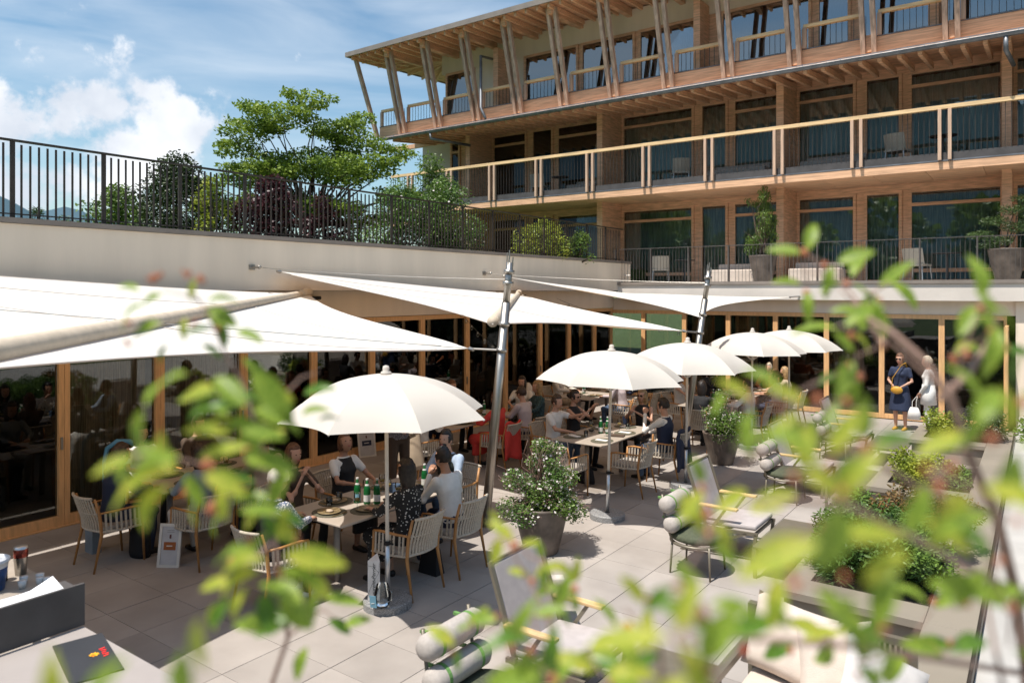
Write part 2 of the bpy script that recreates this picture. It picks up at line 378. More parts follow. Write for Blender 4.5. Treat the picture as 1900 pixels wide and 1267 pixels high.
for yy in (8.35, 14.6):
    MB().lathe([(.0,.0),(.10,.0),(.11,.03),(.10,.06),(0,.06)], 16, (-10.2, yy, 2.9)).build('wall_speaker', M['dark'], pav, world=True)

# garden fence above the parapet
gf = thing('garden_fence', 'long dark bronze bar fence on top of the cream parapet', 'fence', (-10.1, 8, 3.93))
bar = MB().box((0,0,.45),(.014,.022,.90)).mesh('bar', M['bronze']); post = MB().box((0,0,.475),(.03,.05,.95)).mesh('post', M['bronze'])
b = MB(); b.bb((-10.125,-2,4.86),(-10.075,19.7,4.885)); b.build('top_rail', M['bronze'], gf, world=True)
b = MB(); b.bb((-10.115,-2,3.975),(-10.085,19.7,3.99)); b.build('bottom_rail', M['bronze'], gf, world=True)
y = .5+3.2-1.067*5
while y < 19.7:
    inst('post', post, gf, (0, y-8, 0))
    for k in range(1, 11):
        yy = y+k*.097
        if yy < 19.6: inst('bar', bar, gf, (0, yy-8, 0.0))
    y += 1.067

# ------------------------------------------------------------------ hotel
hot = thing('hotel_building', 'three storey larch clad hotel with balconies and projecting timber roof', 'building', (-10, 22.4, 0))
H = lambda b, n, m, **k: b.build(n, m, hot, world=True, **k)
YF = 22.4
# ground floor glazing (y = 19.5)
xs = [-.6-1.245*k for k in range(0, 9)][::-1]
for i in range(len(xs)-1):
    x0, x1 = xs[i], xs[i+1]; Y = 19.5; w = .06
    fr = MB()
    for (a, c) in ((x0, x0+w), (x1-w, x1)): fr.bb((a+.001, Y-.06, .02), (c-.001, Y+.05, 2.5))
    fr.bb((x0+w,Y-.06,.02),(x1-w,Y+.05,.13)); fr.bb((x0+w,Y-.06,2.4),(x1-w,Y+.05,2.5))
    d = fr.build('glass_door', M['oak_frame'], hot, world=True)
    MB().bb((x0+w,Y-.01,.13),(x1-w,Y,2.4)).build('pane', M['glass_b'], d, world=True)
    if i in (2,3,5):
        inst('curtain', curtain_mesh('curtain', .6, 2.4, M['curtain_b']), d, (x0+.1-hot.location.x, Y+.25-hot.location.y, .04))
b = MB(); b.bb((-10.35,19.46,2.505),(8,19.7,2.84)); H(b, 'lintel_wall', M['plaster'])
b = MB(); b.bb((-10.0,19.2,2.83),(8,19.455,3.215)); b.bb((-10,19.46,2.845),(8,22,3.2)); H(b, 'terrace_slab', M['plaster_lt'])
b = MB(); b.bb((-10.02,19.16,3.22),(8,19.5,3.30)); H(b, 'terrace_coping', M['coping'])
b = MB(); b.bb((-10,19.51,3.22),(8,YF+.5,3.28)); H(b, 'terrace_floor', M['concrete'])
b = MB(); b.bb((-.44,19.40,0),(.35,19.9,2.815)); b.bb((.36,19.6,0),(8,19.9,2.82)); H(b, 'column', M['plaster'])
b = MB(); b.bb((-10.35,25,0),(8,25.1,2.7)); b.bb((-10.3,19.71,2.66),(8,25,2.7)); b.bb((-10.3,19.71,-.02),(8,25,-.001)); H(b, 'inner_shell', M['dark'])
# open door leaf at the right
d = MB()
d.bb((-.62,18.75,.03),(-.56,18.82,2.3)); d.bb((-.62,19.38,.03),(-.56,19.45,2.3)); d.bb((-.62,18.82,2.2),(-.56,19.38,2.3)); d.bb((-.62,18.82,.03),(-.56,19.38,.16))
dd = H(d, 'open_door', M['oak_frame']); MB().bb((-.595,18.82,.16),(-.585,19.38,2.2)).build('pane', M['glass_b'], dd, world=True)
# facade body
def facade_window(x0, x1, z0, z1, Y, transom=None, sill=None, m='larch', curt='curtain', gl='glass'):
    w = .08; fr = MB()
    fr.bb((x0,Y-.05,z0),(x0+w,Y+.06,z1)); fr.bb((x1-w,Y-.05,z0),(x1,Y+.06,z1))
    fr.bb((x0+w,Y-.05,z1-w),(x1-w,Y+.06,z1)); fr.bb((x0+w,Y-.05,z0),(x1-w,Y+.06,z0+.06))
    if transom: fr.bb((x0+w,Y-.045,transom),(x1-w,Y+.05,transom+.085))
    if sill: fr.bb((x0+w,Y-.045,sill),(x1-w,Y+.05,sill+.10))
    win = H(fr, 'window', M[m])
    MB().bb((x0+w,Y-.004,z0+.06),(x1-w,Y+.004,z1-w)).build('pane', M[gl], win, world=True)
    inst('curtain', curtain_mesh('curtain', (x1-x0)-2*w-.05, z1-z0-.2, M[curt]), win, (x0+w-hot.location.x, Y+.13-hot.location.y, z0+.08))
    return win
def story(zf, zh, Y):
    for n, xf in enumerate((-22.7, -17.2, -11.7, -6.0, -.75, 4.75)):
        x0 = xf+.2; wide_first = (n % 2 == 0)
        W = (5.5 if n != 2 else 5.55)-.2
        x1 = (-17.2, -11.7, -6.0, -.75, 4.75, 8.0)[n]
        if wide_first: segs = [(x0, x0+2.55), (x0+2.75, x0+3.65), (x0+3.8, x1)]
        else: segs = [(x0, x0+1.6), (x0+1.8, x0+2.75), (x0+2.9, x1)]
        if n == 0: segs = [(-19.1,-18.6),(-18.4,-17.9),(-17.8,-17.2)]
        if n == 5: segs = [(x0, 8)]
        for k, (a, c) in enumerate(segs):
            big = k != 1
            facade_window(a, c, zf+.02, zh, Y, transom=zh-.45 if big else None, sill=zf+.27 if big else None)
        for k in range(len(segs)-1):
            a, c = segs[k][1], segs[k+1][0]
            MB().bb((a+.002,Y+.0,zf),(c-.002,Y+.1,zh)).build('mullion_post', M['larch'], hot, world=True)
        H(MB().bb((x0-.0,Y-.06,zh+.002),(x1,Y+.08,zh+.17)), 'lintel_beam', M['larch'])
        if n: H(MB().bb((xf,21.0,zf),(xf+.198,Y+.1,zh+.165)), 'party_fin', M['larch'])
story(3.28, 5.78, YF); story(6.26, 8.95, YF)
b = MB()
b.bb((-20.6,YF-.02,3.28),(-19.12,YF+.3,9.0)); H(b, 'end_wall', M['plaster_lt'])
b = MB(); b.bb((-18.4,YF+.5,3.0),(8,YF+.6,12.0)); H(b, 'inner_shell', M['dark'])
# balcony slab level 2
b = MB(); b.bb((-19.9,20.02,5.965),(8,YF+.08,6.09)); H(b, 'balcony_slab', M['darkboard'])
b = MB(); b.bb((-19.95,19.94,5.90),(8,20.0199,6.09)); H(b, 'balcony_edge_board', M['larch_h'])
b = MB(); b.bb((-19.95,19.93,6.095),(8,20.05,6.125)); H(b, 'drip_edge', M['zinc'])
b = MB(); b.bb((-19.95,19.96,6.13),(8,20.04,6.30)); b.bb((-19.9,20.05,6.13),(8,YF-.06,6.24)); H(b, 'balcony_kick_board', M['darkboard'])
sp = MB().box((0,0,0),(1.165,1.9,.02)).mesh('soffit_panel', M['larch_h'])
x = -19.3
while x < 7.8: inst('soffit_panel', sp, hot, (x-hot.location.x, 20.99-YF, 5.943)); x += 1.175
b = MB(); b.bb((-19.9,21.945,5.93),(8,YF-.061,5.962)); H(b, 'soffit_board', M['larch'])
# eave over level 2 : rafters + gutter
raf = MB().beam((0,19.6,8.66),(0,21.95,8.90),.09,.15).mesh('rafter', M['larch'])
x = -19.5
while x < 8: o = inst('rafter', raf, hot, (x-hot.location.x, -YF, 0)); x += .43
b = MB(); b.add([(-19.8,19.5,8.735),(8,19.5,8.735),(8,22.5,9.14),(-19.8,22.5,9.14),(-19.8,19.5,8.77),(8,19.5,8.77),(8,22.5,9.18),(-19.8,22.5,9.18)],
      [(0,3,2,1),(4,5,6,7),(0,1,5,4),(1,2,6,5),(2,3,7,6),(3,0,4,7)]); H(b, 'eave_deck', M['larch'])
b = MB(); b.bb((-19.1,YF-.03,9.125),(8,YF+.3,9.6)); H(b, 'wall_band', M['plaster'])
g = MB(); pr = [(math.cos(a)*.075, math.sin(a)*.075) for a in [math.pi+math.pi*k/6 for k in range(7)]]
vs = []; fs = []
for xx in (-19.9, 8):
    for (py, pz) in pr: vs.append((xx, 19.47+py, 8.71+pz))
    for (py, pz) in pr[::-1]: vs.append((xx, 19.47+py*.9, 8.715+pz*.9))
n = 14
for k in range(n): fs.append((k, (k+1)%n, n+(k+1)%n, n+k))
g.add(vs, fs); g.tube([(-19.9,19.395,8.715),(8,19.395,8.715)], .012, 6); g.bb((-19.9,19.545,8.78),(8,19.75,8.81))
H(g, 'gutter', M['zinc'])
for xx in np.arange(-19.3, 8, .9):
    MB().bb((xx,19.385,8.725),(xx+.02,19.56,8.735)).build('gutter_bracket', M['alu'], hot, world=True)
def down(pts, r=.05): H(MB().tube(pts, r, 10), 'downpipe', M['zinc'], smooth=True)
down([(-17.55,19.47,8.66),(-17.55,19.47,8.45),(-17.2,20.3,8.40),(-16.98,21.0,8.38)])
down([(-.62,19.47,8.66),(-.62,19.47,8.35),(-.5,20.3,8.2)])
down([(-16.05,21.1,11.4),(-15.5,19.75,11.05),(-15.5,19.75,9.3),(-15.15,19.55,8.85)])
# level 3
b = MB(); b.bb((-20.8,20.16,8.97),(8,20.26,9.37)); H(b, 'level_three_beam', M['larch_h'])
b = MB(); b.bb((-20.8,20.14,9.375),(8,20.28,9.395)); H(b, 'beam_cap', M['zinc'])
b = MB(); b.bb((-20.8,20.27,9.215),(8,YF,9.25)); H(b, 'level_three_floor', M['plaster'])
X3 = [-19.5+1.78*k for k in range(-0, 16)]
for x in X3:
    for dx in (-.125, .125):
        p = MB().beam((x+dx,20.12,8.95),(x+dx,19.32,11.86),.11,.14,up=(0,1,0)); H(p, 'leaning_post', M['larch_grey'])
    H(MB().bb((x-.06,20.08,9.0),(x+.06,20.155,9.42)), 'post_block', M['larch'])
H(MB().beam((-20.75,20.0,8.95),(-21.15,19.25,11.86),.12,.14,up=(0,1,0)), 'leaning_post', M['larch_grey'])
H(MB().beam((-20.75,24.5,8.95),(-21.1,24.7,12.2),.12,.14,up=(0,1,0)), 'leaning_post', M['larch_grey'])
# level 3 windows and wall
Y3 = 21.2; K3 = Y3/22.4
segs = [(-18.3,-16.9),(-14.7,-12.5),(-12.4,-10.42),(-10.3,-8.25),(-7.65,-5.1),(-4.98,-4.1),(-3.98,-2.22),(-1.95,.9),(1.1,4),(4.2,8)]
for a, c in segs: facade_window(a, c, 9.26, 11.26, Y3, m='larch', gl='glass_hi')
b = MB(); b.bb((-18.5,Y3-.02,11.265),(8,Y3+.35,11.98)); b.bb((-16.88,Y3-.02,9.26),(-14.72,Y3+.35,11.26)); b.bb((-18.5,Y3+.36,9.26),(-18.3,27,12.1)); H(b, 'wall_band', M['plaster'])
for a, c in zip(segs[:-1], segs[1:]):
    if c[0]-a[1] < 1: H(MB().bb((a[1]+.002,Y3,9.26),(c[0]-.002,Y3+.3,11.26)), 'mullion_post', M['larch'])
for xf in (-15.5, -8.2, -2.2, 3.9): H(MB().bb((xf,20.45,9.26),(xf+.2,Y3-.021,11.5)), 'party_fin', M['larch'])
# roof
rf = thing('timber_roof', 'projecting flat roof with grey metal edge and exposed larch rafters', 'roof')
bpy.data.objects.remove(rf)
roof = MB(); A = lambda x, y, z: (x, y, z)
vs = [(-21.3,18.95,11.92),(8,18.95,11.92),(8,27,12.35),(-21.3,27,12.35)]
roof.add(vs+[(v[0],v[1],v[2]+.05) for v in vs], [(0,3,2,1),(4,5,6,7),(0,1,5,4),(1,2,6,5),(2,3,7,6),(3,0,4,7)])
ro = H(roof, 'roof', M['larch'])
e = MB(); e.beam((-21.35,18.92,11.96),(8,18.92,11.96),.05,.17); e.beam((-21.33,18.92,11.96),(-21.33,27,12.39),.05,.17)
e.build('metal_edge', M['coping'], ro, world=True)
rr = MB().beam((0,19.0,11.83),(0,21.17,11.945),.07,.14).mesh('roof_rafter', M['larch_h']); big = MB().beam((0,19.2,11.78),(0,21.17,11.87),.16,.26).mesh('main_rafter', M['larch'])
x = -21.1
hl = hot.location
while x < 8: inst('rafter', rr, ro, (x-hl.x, -hl.y, 0)); x += .42
for x in X3: inst('main_rafter', big, ro, (x-hl.x, -hl.y, 0))
b = MB()
for k in range(9): b.beam((-18.6,21.6,11.96),(-21.2,19.6+k*.85,11.86+k*.04),.07,.14)
b.build('fan_rafters', M['larch_h'], ro, world=True)

# balcony railings
def railing(name, label, x0, x1, y, z0, ztop, pairs, barstep, railm, bw=.012, postm='larch', capw=.12, caph=.065, barm='bronze', segs=None, pz=None, pw=.035):
    t = thing(name, label, 'railing', ((x0+x1)/2, y, z0))
    cx = (x0+x1)/2; h = ztop-z0
    if segs is None: segs = [(x0, x1)]
    for a, c in segs: MB().bb((a,y-capw/2,ztop-caph),(c,y+capw/2,ztop)).build('handrail', M[railm], t, world=True)
    bm = MB().box((0,0,(h-caph)/2),(bw,bw,h-caph-.004)).mesh('bar', M[barm])
    x = x0+.05; nb = 0
    while x < x1-.02:
        if nb < 300 and not any(abs(x-p) < .07 for p in pairs): inst('bar', bm, t, (x-cx, .02, 0)); nb += 1
        x += barstep
    pm = MB().bb((-pw,-.035,(pz or z0)-z0),(pw,.06,h-caph-.003)).mesh('post', M[postm])
    for p in pairs: inst('post', pm, t, (p-cx, -.055, 0))
    return t
prs = []
for k in range(0, 14):
    x = -18.95+1.9*k
    if x < 5: prs += [x-.075, x+.13]
railing('balcony_railing', 'long level two balcony railing with pale larch handrail and paired posts', -19.9, 5, 19.93, 6.30, 7.40, prs, .115, 'larch_pale', pz=6.12, capw=.14, caph=.09, pw=.036, postm='larch_post')
segs3 = []
for a, c in zip(X3[:-1], X3[1:]): segs3.append((a+.20, c-.19))
segs3 = [(-20.7, X3[0]-.2)]+segs3
prs3 = [p[0]+.03 for p in segs3 if p[0] < 5]
railing('upper_railing', 'top storey railing in short larch sections between the leaning posts', -20.7, 4, 20.2, 9.40, 10.03, prs3, .14, 'larch_pale', segs=[s_ for s_ in segs3 if s_[0] < 4], pz=9.40, capw=.13, caph=.085, postm='larch_post', pw=.05)
tpr = [-10+.15+1.12*k for k in range(0, 12)]
t = railing('terrace_railing', 'thin grey metal railing along the lower hotel terrace edge', -9.98, 3, 19.3, 3.30, 4.27, [p-.25 for p in tpr], .093, 'railgrey', bw=.009, postm='railgrey', pw=.016, capw=.045, caph=.018, barm='railgrey')
# ------------------------------------------------------------------ masts and shade sails
MAST = [((-5.87,7.57),(-5.60,7.76)), ((-5.40,12.93),(-4.99,13.23)), ((-5.9,1.35),(-5.66,1.5))]
def mast(i, label):
    (bx, by), (tx, ty) = MAST[i]; H_ = 3.50
    t = thing('steel_mast', label, 'mast', (bx, by, 0), 0, 'leaning steel masts holding the shade sails')
    dx, dy = tx-bx, ty-by
    P = lambda z: (dx*z/H_, dy*z/H_, z)
    MB().tube([P(0.01), P(2.9)], [.062,.056], 16).build('shaft', M['steel'], t, smooth=True)
    MB().tube([P(2.9), P(3.42)], .046, 16).build('upper_tube', M['steel'], t, smooth=True)
    b = MB()
    for k in range(5):
        a = 2*math.pi*k/5; b.tube([(P(3.35)[0]+.04*math.cos(a), P(3.35)[1]+.04*math.sin(a), 3.35), (P(3.52)[0]+.04*math.cos(a), P(3.52)[1]+.04*math.sin(a), 3.46+.03*k)], .008, 5)
    b.build('tip_fins', M['steel'], t)
    for z in (2.28, 2.62, 3.15, 3.3):
        MB().tube([P(z-.025), P(z+.025)], .072, 14).build('collar', M['steel'], t, smooth=True)
    MB().lathe([(0,0),(.12,0),(.12,.015),(.07,.02),(0,.02)], 18).build('foot_plate', M['steel'], t)
    def pt(z): return Vector((bx+dx*z/H_, by+dy*z/H_, z))
    return t, pt
m0, mp0 = mast(2, 'leaning steel sail mast nearest the camera, outside the left edge')
m1, mp1 = mast(0, 'leaning steel sail mast between the front dining table and the flowering planter')
m2, mp2 = mast(1, 'leaning steel sail mast behind the second and third umbrellas')
tag(m0, 'nearest leaning steel sail mast at the far left end of the terrace')

def sail(name, W, B, A, C, label, roller=True, bowA=.16, bowC=.10, A2=None):
    t = thing(name, label, 'shade sail', W, 0, 'white shade sails over the dining terrace')
    W, B, A, C = map(Vector, (W, B, A, C))
    def tri(V, bow, sag):
        def fn(u, v):
            uu = u + (.5-u)*bow*4*v*(1-v)*2*abs(u-.5)*1.6
            R = W.lerp(B, uu); p = R.lerp(V, v); p = p + Vector((0,0,-sag*4*v*(1-v)*4*u*(1-u)))
            return p - W
        return fn
    b = MB().grid(tri(A, bowA, .10), 14, 16); b.build('front_cloth', M['sail'], t, smooth=True)
    b = MB().grid(tri(C, bowC, .06), 14, 16); b.build('rear_cloth', M['sail'], t, smooth=True)
    for V, bw in ((A, bowA), (C, bowC)):
        fn_ = tri(V, bw, .10 if V == A else .06)
        for u in (.3, .62): MB().tube([fn_(u, k/16)+Vector((0,0,.004)) for k in range(15)], .006, 5).build('seam', M['sail'], t, smooth=True)
        for u in (0, 1): MB().tube([fn_(u, k/16)+Vector((0,0,-.004)) for k in range(16)], .010, 6).build('hem', M['sail'], t, smooth=True)
    if roller:
        d = (B-W); n = 16
        b = MB().tube([d*(k/n)+Vector((0,0,.03)) for k in range(n+1)], [.045+(.07 if W.y < 9 else .03)*(k/n) if k > 0 else .03 for k in range(n+1)], 14); b.build('roller_tube', M['cord'], t, smooth=True)
        b = MB().tube([Vector((-.06,.06,.02)), Vector((-.01,0,.035)), d*.02+Vector((0,0,.03)), d*.05+Vector((0,0,.03))], [.03,.075,.075,.055], 14); b.build('roller_hood', M['cord'], t, smooth=True)
    for V in (A, C):
        b = MB().tube([V-W, V-W+(V-W).normalized()*.07], [.03,.02], 8); b.build('corner_plate', M['steel'], t)
    return t
def cable(a, b_, label, r=.006, sag=0, cat='cable', group=None):
    a, b_ = Vector(a), Vector(b_)
    pts = [a.lerp(b_, k/10)-a-Vector((0,0,sag*4*(k/10)*(1-k/10))) for k in range(11)]
    o = MB().tube(pts, r, 6).build('steel_cable', M['steel']); o.location = a
    return tag(o, label, cat, group)
SY = 6.05
W1 = (-9.93, 8.0, 3.0); B1 = (-5.95, 1.52, 2.50); A1 = (-6.03, 7.45, 2.30); C1 = (-9.82, 1.2, 3.36)
sail('shade_sail', W1, B1, A1, C1, 'largest white shade sail at the left, split by a beige roller tube')
W2 = (-9.93, 14.1, 2.98); B2 = (-5.83, 7.68, 2.62); A2 = (-5.33, 12.8, 2.32); C2 = (-9.88, 7.4, 3.36)
sail('shade_sail', W2, B2, A2, C2, 'middle white shade sail running behind the front mast to the second mast')
# third sail without roller
t3 = thing('shade_sail', 'farthest white shade sail meeting the corner of the two buildings', 'shade sail', (-9.85,13.4,3.38), 0, 'white shade sails over the dining terrace')
C3 = Vector((-9.85,13.4,3.38)); B3 = Vector((-5.12,13.1,2.56)); A3 = Vector((-5.1,19.05,2.90)); W3 = Vector((-9.8,19.05,2.98))
def f3(u, v):
    e0 = C3.lerp(B3, u); e1 = W3.lerp(A3, u)
    vv = v + (.5-v)*.13*4*u*(1-u)*2*abs(v-.5)*1.5
    uu = u + (.5-u)*.13*4*v*(1-v)*2*abs(u-.5)*1.5
    p = C3.lerp(B3, uu).lerp(W3.lerp(A3, uu), vv); return p - Vector((0,0,.25*4*u*(1-u)*4*v*(1-v)*.5)) - C3
MB().grid(f3, 18, 18).build('cloth', M['sail'], t3, smooth=True)
for V in (C3, B3, A3): MB().ball(V-C3, .03, 8, 6).build('corner_plate', M['steel'], t3)
cable(A1, mp1(2.28), 'short steel turnbuckle joining the front sail tip to the front mast', .016)
cable(A2, mp2(2.28), 'short steel turnbuckle joining the middle sail tip to the second mast', .016)
cable(A1, (-9.95,-1.6,3.42), 'thin dark cable lying across the largest white sail', .005)
cable((-10.02,7.15,3.42), mp1(3.2), 'thin cable from the wall bracket to the top of the front mast', .005, .03)
cable((-10.02,12.9,3.44), mp2(3.2), 'thin cable from the parapet to the top of the second mast', .005, .03)
cable(A3, (-4.9,19.2,2.92), 'steel hook cable at the fascia tip of the farthest sail', .016)
for yy, zz, l in ((6.95,3.42,'steel wall bracket above the tip of the middle sail'),(12.85,3.44,'steel wall bracket on the parapet behind the front mast')):
    b = MB(); b.box((0,0,0),(.02,.10,.08)); b.tube([(0,0,0),(.16,.02,0)], .018, 8); b.ball((.17,.02,0), .03, 8, 6)
    o = b.build('wall_bracket', M['steel']); o.location = (-9.99, yy, zz); tag(o, l, 'bracket')
b = MB(); b.tube([(0,0,0),(.14,-.04,0)], .022, 8); b.ball((.16,-.05,0), (.06,.035,.035), 8, 6)
o = b.build('security_camera', M['plaster_lt']); o.location = (-9.99,19.6,3.5); tag(o, 'small white camera on the end of the cream parapet', 'camera')
def light_string(a, c, sag, n, label):
    a, c = Vector(a), Vector(c); t = thing('string_lights', label, 'string lights', a)
    P = lambda k: a.lerp(c, k)-a-Vector((0,0,sag*4*k*(1-k)))
    MB().tube([P(k/16) for k in range(17)], .004, 5).build('cord', M['dark'], t)
    bm = MB().ball((0,0,-.045), (.026,.026,.034), 8, 6).mesh('bulb', M['clear'], True); sk = MB().tube([(0,0,0),(0,0,-.025)], .012, 6).mesh('socket', M['steel'])
    for k in range(1, n): b_ = inst('bulb', bm, t, P(k/n)); inst('socket', sk, b_)
light_string((-10.2,11.9,2.98), mp1(2.25), .10, 9, 'string of small clear bulbs hanging from the wall to the front mast')
light_string((-10.2,16.2,2.85), mp2(2.25), .12, 9, 'string of small clear bulbs hanging from the wall to the second mast')

# ------------------------------------------------------------------ umbrellas
def make_umbrella():
    t = thing('parasol', '', 'umbrella', (0,0,0), 0, 'round cream umbrellas along the terrace')
    NR = 8; R_ = 1.02; zt = 2.25; zr = 1.86
    cn = MB(); A_ = 2*math.pi/NR
    for k in range(NR):
        a0, a1 = A_*k+.2, A_*(k+1)+.2
        def gore(u, v, a0=a0, a1=a1):
            def P(a): r = R_*v; return Vector((r*math.cos(a), r*math.sin(a), zt-(zt-zr)*(.18*v+.82*v**2.6)))
            p = P(a0).lerp(P(a1), u); w = 4*u*(1-u)
            p.x *= 1-.10*w*v**3; p.y *= 1-.10*w*v**3; p.z += .012*w*v-.018*w*v**4
            return p
        cn.grid(gore, 8, 10)
    cn.build('canopy', M['brolly'], t, smooth=True)
    rib = MB()
    rm = MB().tube([(0,0,zt-.03),(R_*.5,0,zt-.03-(zt-zr)*.226),(R_*.78,0,zt-.03-(zt-zr)*.57),(R_*.99,0,zr-.01)], .007, 6).mesh('rib', M['alu'])
    st = MB().tube([(.03,0,1.72),(R_*.5,0,zt-.05-(zt-zr)*.226)], .006, 6).mesh('strut', M['alu'])
    for k in range(NR):
        r = inst('rib', rm, t, (0,0,0), (0,0,2*math.pi*k/NR+.2)); inst('strut', st, r)
    MB().lathe([(0,0),(.055,0),(.05,.025),(.03,.035),(.034,.055),(.028,.08),(0,.09)], 14, (0,0,zt-.005)).build('finial', M['brolly'], t, smooth=True)
    MB().tube([(0,0,.62),(0,0,zt)], .019, 12).build('pole', M['polewhite'], t, smooth=True)
    MB().tube([(0,0,.10),(0,0,.62)], .025, 12).build('lower_pole', M['alu'], t, smooth=True)
    MB().tube([(0,0,.60),(0,0,.635)], .033, 12).build('clamp_ring', M['dark'], t)
    MB().tube([(.03,0,.615),(.07,0,.615)], .01, 6).build('clamp_knob', M['dark'], t)
    MB().lathe([(0,0),(.0,1.72),(.035,1.72),(.035,1.80),(0,1.80)][1:], 10).build('runner', M['alu'], t)
    h = MB()
    def half(a0, a1, r0, r1, z0, z1):
        n = 16; v = []; f = []
        for k in range(n+1):
            a = a0+(a1-a0)*k/n
            for (r, z) in ((r0,z0),(r1,z0),(r1,z1-.012),(r1-.012,z1),(r0,z1)): v.append((r*math.cos(a), r*math.sin(a), z))
        for k in range(n):
            for q in range(5): f.append((k*5+q, k*5+(q+1)%5, (k+1)*5+(q+1)%5, (k+1)*5+q))
        f += [tuple(range(5))[::-1], tuple(n*5+q for q in range(5))]
        return MB().add(v, f)
    for k in range(2):
        half(math.pi*k+.02, math.pi*(k+1)-.02, .035, .235, .004, .085).build('stone_weight', M['granite'], t)
    return t
ump = make_umbrella(); index_kids()
US = [((-5.13,5.08),.10,'nearest cream umbrella over the front dining table',(.00,.012)),
      ((-4.72,8.76),.55,'second cream umbrella beside the flowering planter',(.025,.0)),
      ((-4.47,10.83),.9,'third cream umbrella in front of the second mast',(.01,.01)),
      ((-4.55,14.27),.3,'fourth cream umbrella behind the bushy jasmine planter',(.01,-.01)),
      ((-4.2,15.6),.0,'farthest cream umbrella near the hotel glass doors',(.0,.0))]
for i, (xy, rz, lab, tl) in enumerate(US):
    o = place(ump, i > 0, (xy[0], xy[1], .002), rz, lab); o.rotation_euler = (tl[1], tl[0], rz)

# ------------------------------------------------------------------ tables
def table(x0, x1, y0, y1, label, group='taupe dining tables on the terrace'):
    cx, cy = (x0+x1)/2, (y0+y1)/2
    t = thing('dining_table', label, 'table', (cx, cy, 0), 0, group)
    MB().box((0,0,.738),(x1-x0,y1-y0,.024)).build('tabletop', M['tabletop'], t, bevel=.008)
    for s in (-1, 1):
        yy = s*((y1-y0)/2-.33)
        MB().tube([(0,yy,.012),(0,yy,.726)], .036, 14).build('leg', M['tableleg'], t, smooth=True)
        MB().box((0,yy,.008),(.62,.42,.012)).build('base_plate', M['tableleg'], t)
    return t
T1 = (-6.45,-5.55,4.87,6.62); T2 = (-6.2,-5.27,9.65,11.45); T3 = (-9.05,-8.13,4.5,6.35); T4 = (-8.87,-7.95,9.35,11.35)
T5 = (-8.65,-7.75,13.6,15.5); T6 = (-5.95,-5.05,14.0,15.4); T7 = (-5.95,-5.05,16.1,17.6)
for T, l in ((T1,'front dining table under the nearest umbrella'),(T2,'dining table right of the flowering planter, set for guests'),(T3,'dining table at the left by the glass doors, partly behind leaves'),
             (T4,'inner dining table beyond the front mast with golden plates'),(T5,'back dining table near the inner glass doors'),(T6,'dining table beyond the third umbrella'),(T7,'dining table farthest along the outer row')): table(*T, l)

# ------------------------------------------------------------------ rope dining chair  (faces +y)
def make_chair():
    t = thing('dining_chair', '', 'chair', (0,0,0), 0, 'rope strap dining armchairs')
    M_ = M['teak']
    for s in (-1, 1):
        MB().tube([(s*.25,.24,.003),(s*.262,.215,.40),(s*.268,.20,.63)], [.011,.017,.015], 8).build('front_leg', M_, t, smooth=True)
        MB().tube([(s*.235,-.30,.003),(s*.225,-.215,.40),(s*.22,-.235,.62),(s*.215,-.285,.80)], [.011,.018,.017,.013], 8).build('rear_leg', M_, t, smooth=True)
        MB().tube([(s*.268,.20,.63),(s*.275,.10,.645),(s*.262,-.10,.64),(s*.222,-.235,.635)], [.015,.017,.017,.014], 8, flat=.75).build('armrest', M_, t, smooth=True)
    bk = lambda u, v: Vector(((u-.5)*.43, -.215-.10*max(0, v-.2)-.055*(1-(2*u-1)**2)-.02*v, .44+.37*v))
    MB().tube([bk(k/10, 1.0) for k in range(11)], .015, 8).build('top_rail', M['strap'], t, smooth=True)
    MB().tube([bk(k/10, .52) for k in range(11)], .009, 6).build('mid_rail', M['strap'], t, smooth=True)
    MB().tube([(-.26,.20,.42),(-.262,0,.42),(-.225,-.21,.43)]+[bk(k/8, 0) for k in range(1,8)]+[(.225,-.21,.43),(.262,0,.42),(.26,.20,.42)], .014, 8).build('seat_rail', M['strap'], t, smooth=True)
    MB().tube([(-.26,.20,.42),(.26,.20,.42)], .013, 8).build('front_rail', M_, t, smooth=True)
    n = 13
    for i in range(n):
        u = (i+.5)/n
        b = MB(); pts = [bk(u, v) for v in (0,.26,.52,.76,1)]
        vs = []; w = .0115
        for p in pts: vs += [p+Vector((-w,-.006,0)), p+Vector((w,-.006,0)), p+Vector((w,.005,0)), p+Vector((-w,.005,0))]
        fs = []
        for k in range(4):
            for q in range(4): fs.append((k*4+q, k*4+(q+1)%4, (k+1)*4+(q+1)%4, (k+1)*4+q))
        b.add(vs, fs).build('strap', M['strap'], t)
    for s in (-1, 1):
        sm = []
        for i in range(8):
            y = .18-.05*i; x = s*(.268 - (.03 if y < -.1 else 0))
            MB().beam((x, y, .425),(x, y-.012, .635),.010,.021,up=(0,1,0)).build('strap', M['strap'], t)
    MB().box((0,0,.455),(.47,.44,.05)).build('seat_cushion', M['cushion'], t, smooth=False, bevel=.018)
    return t
chp = make_chair(); index_kids()
CH_USED = [0]
def chair(x, y, deg, label):
    o = place(chp, CH_USED[0] > 0, (x, y, 0.002), math.radians(deg), label); CH_USED[0] += 1; return o
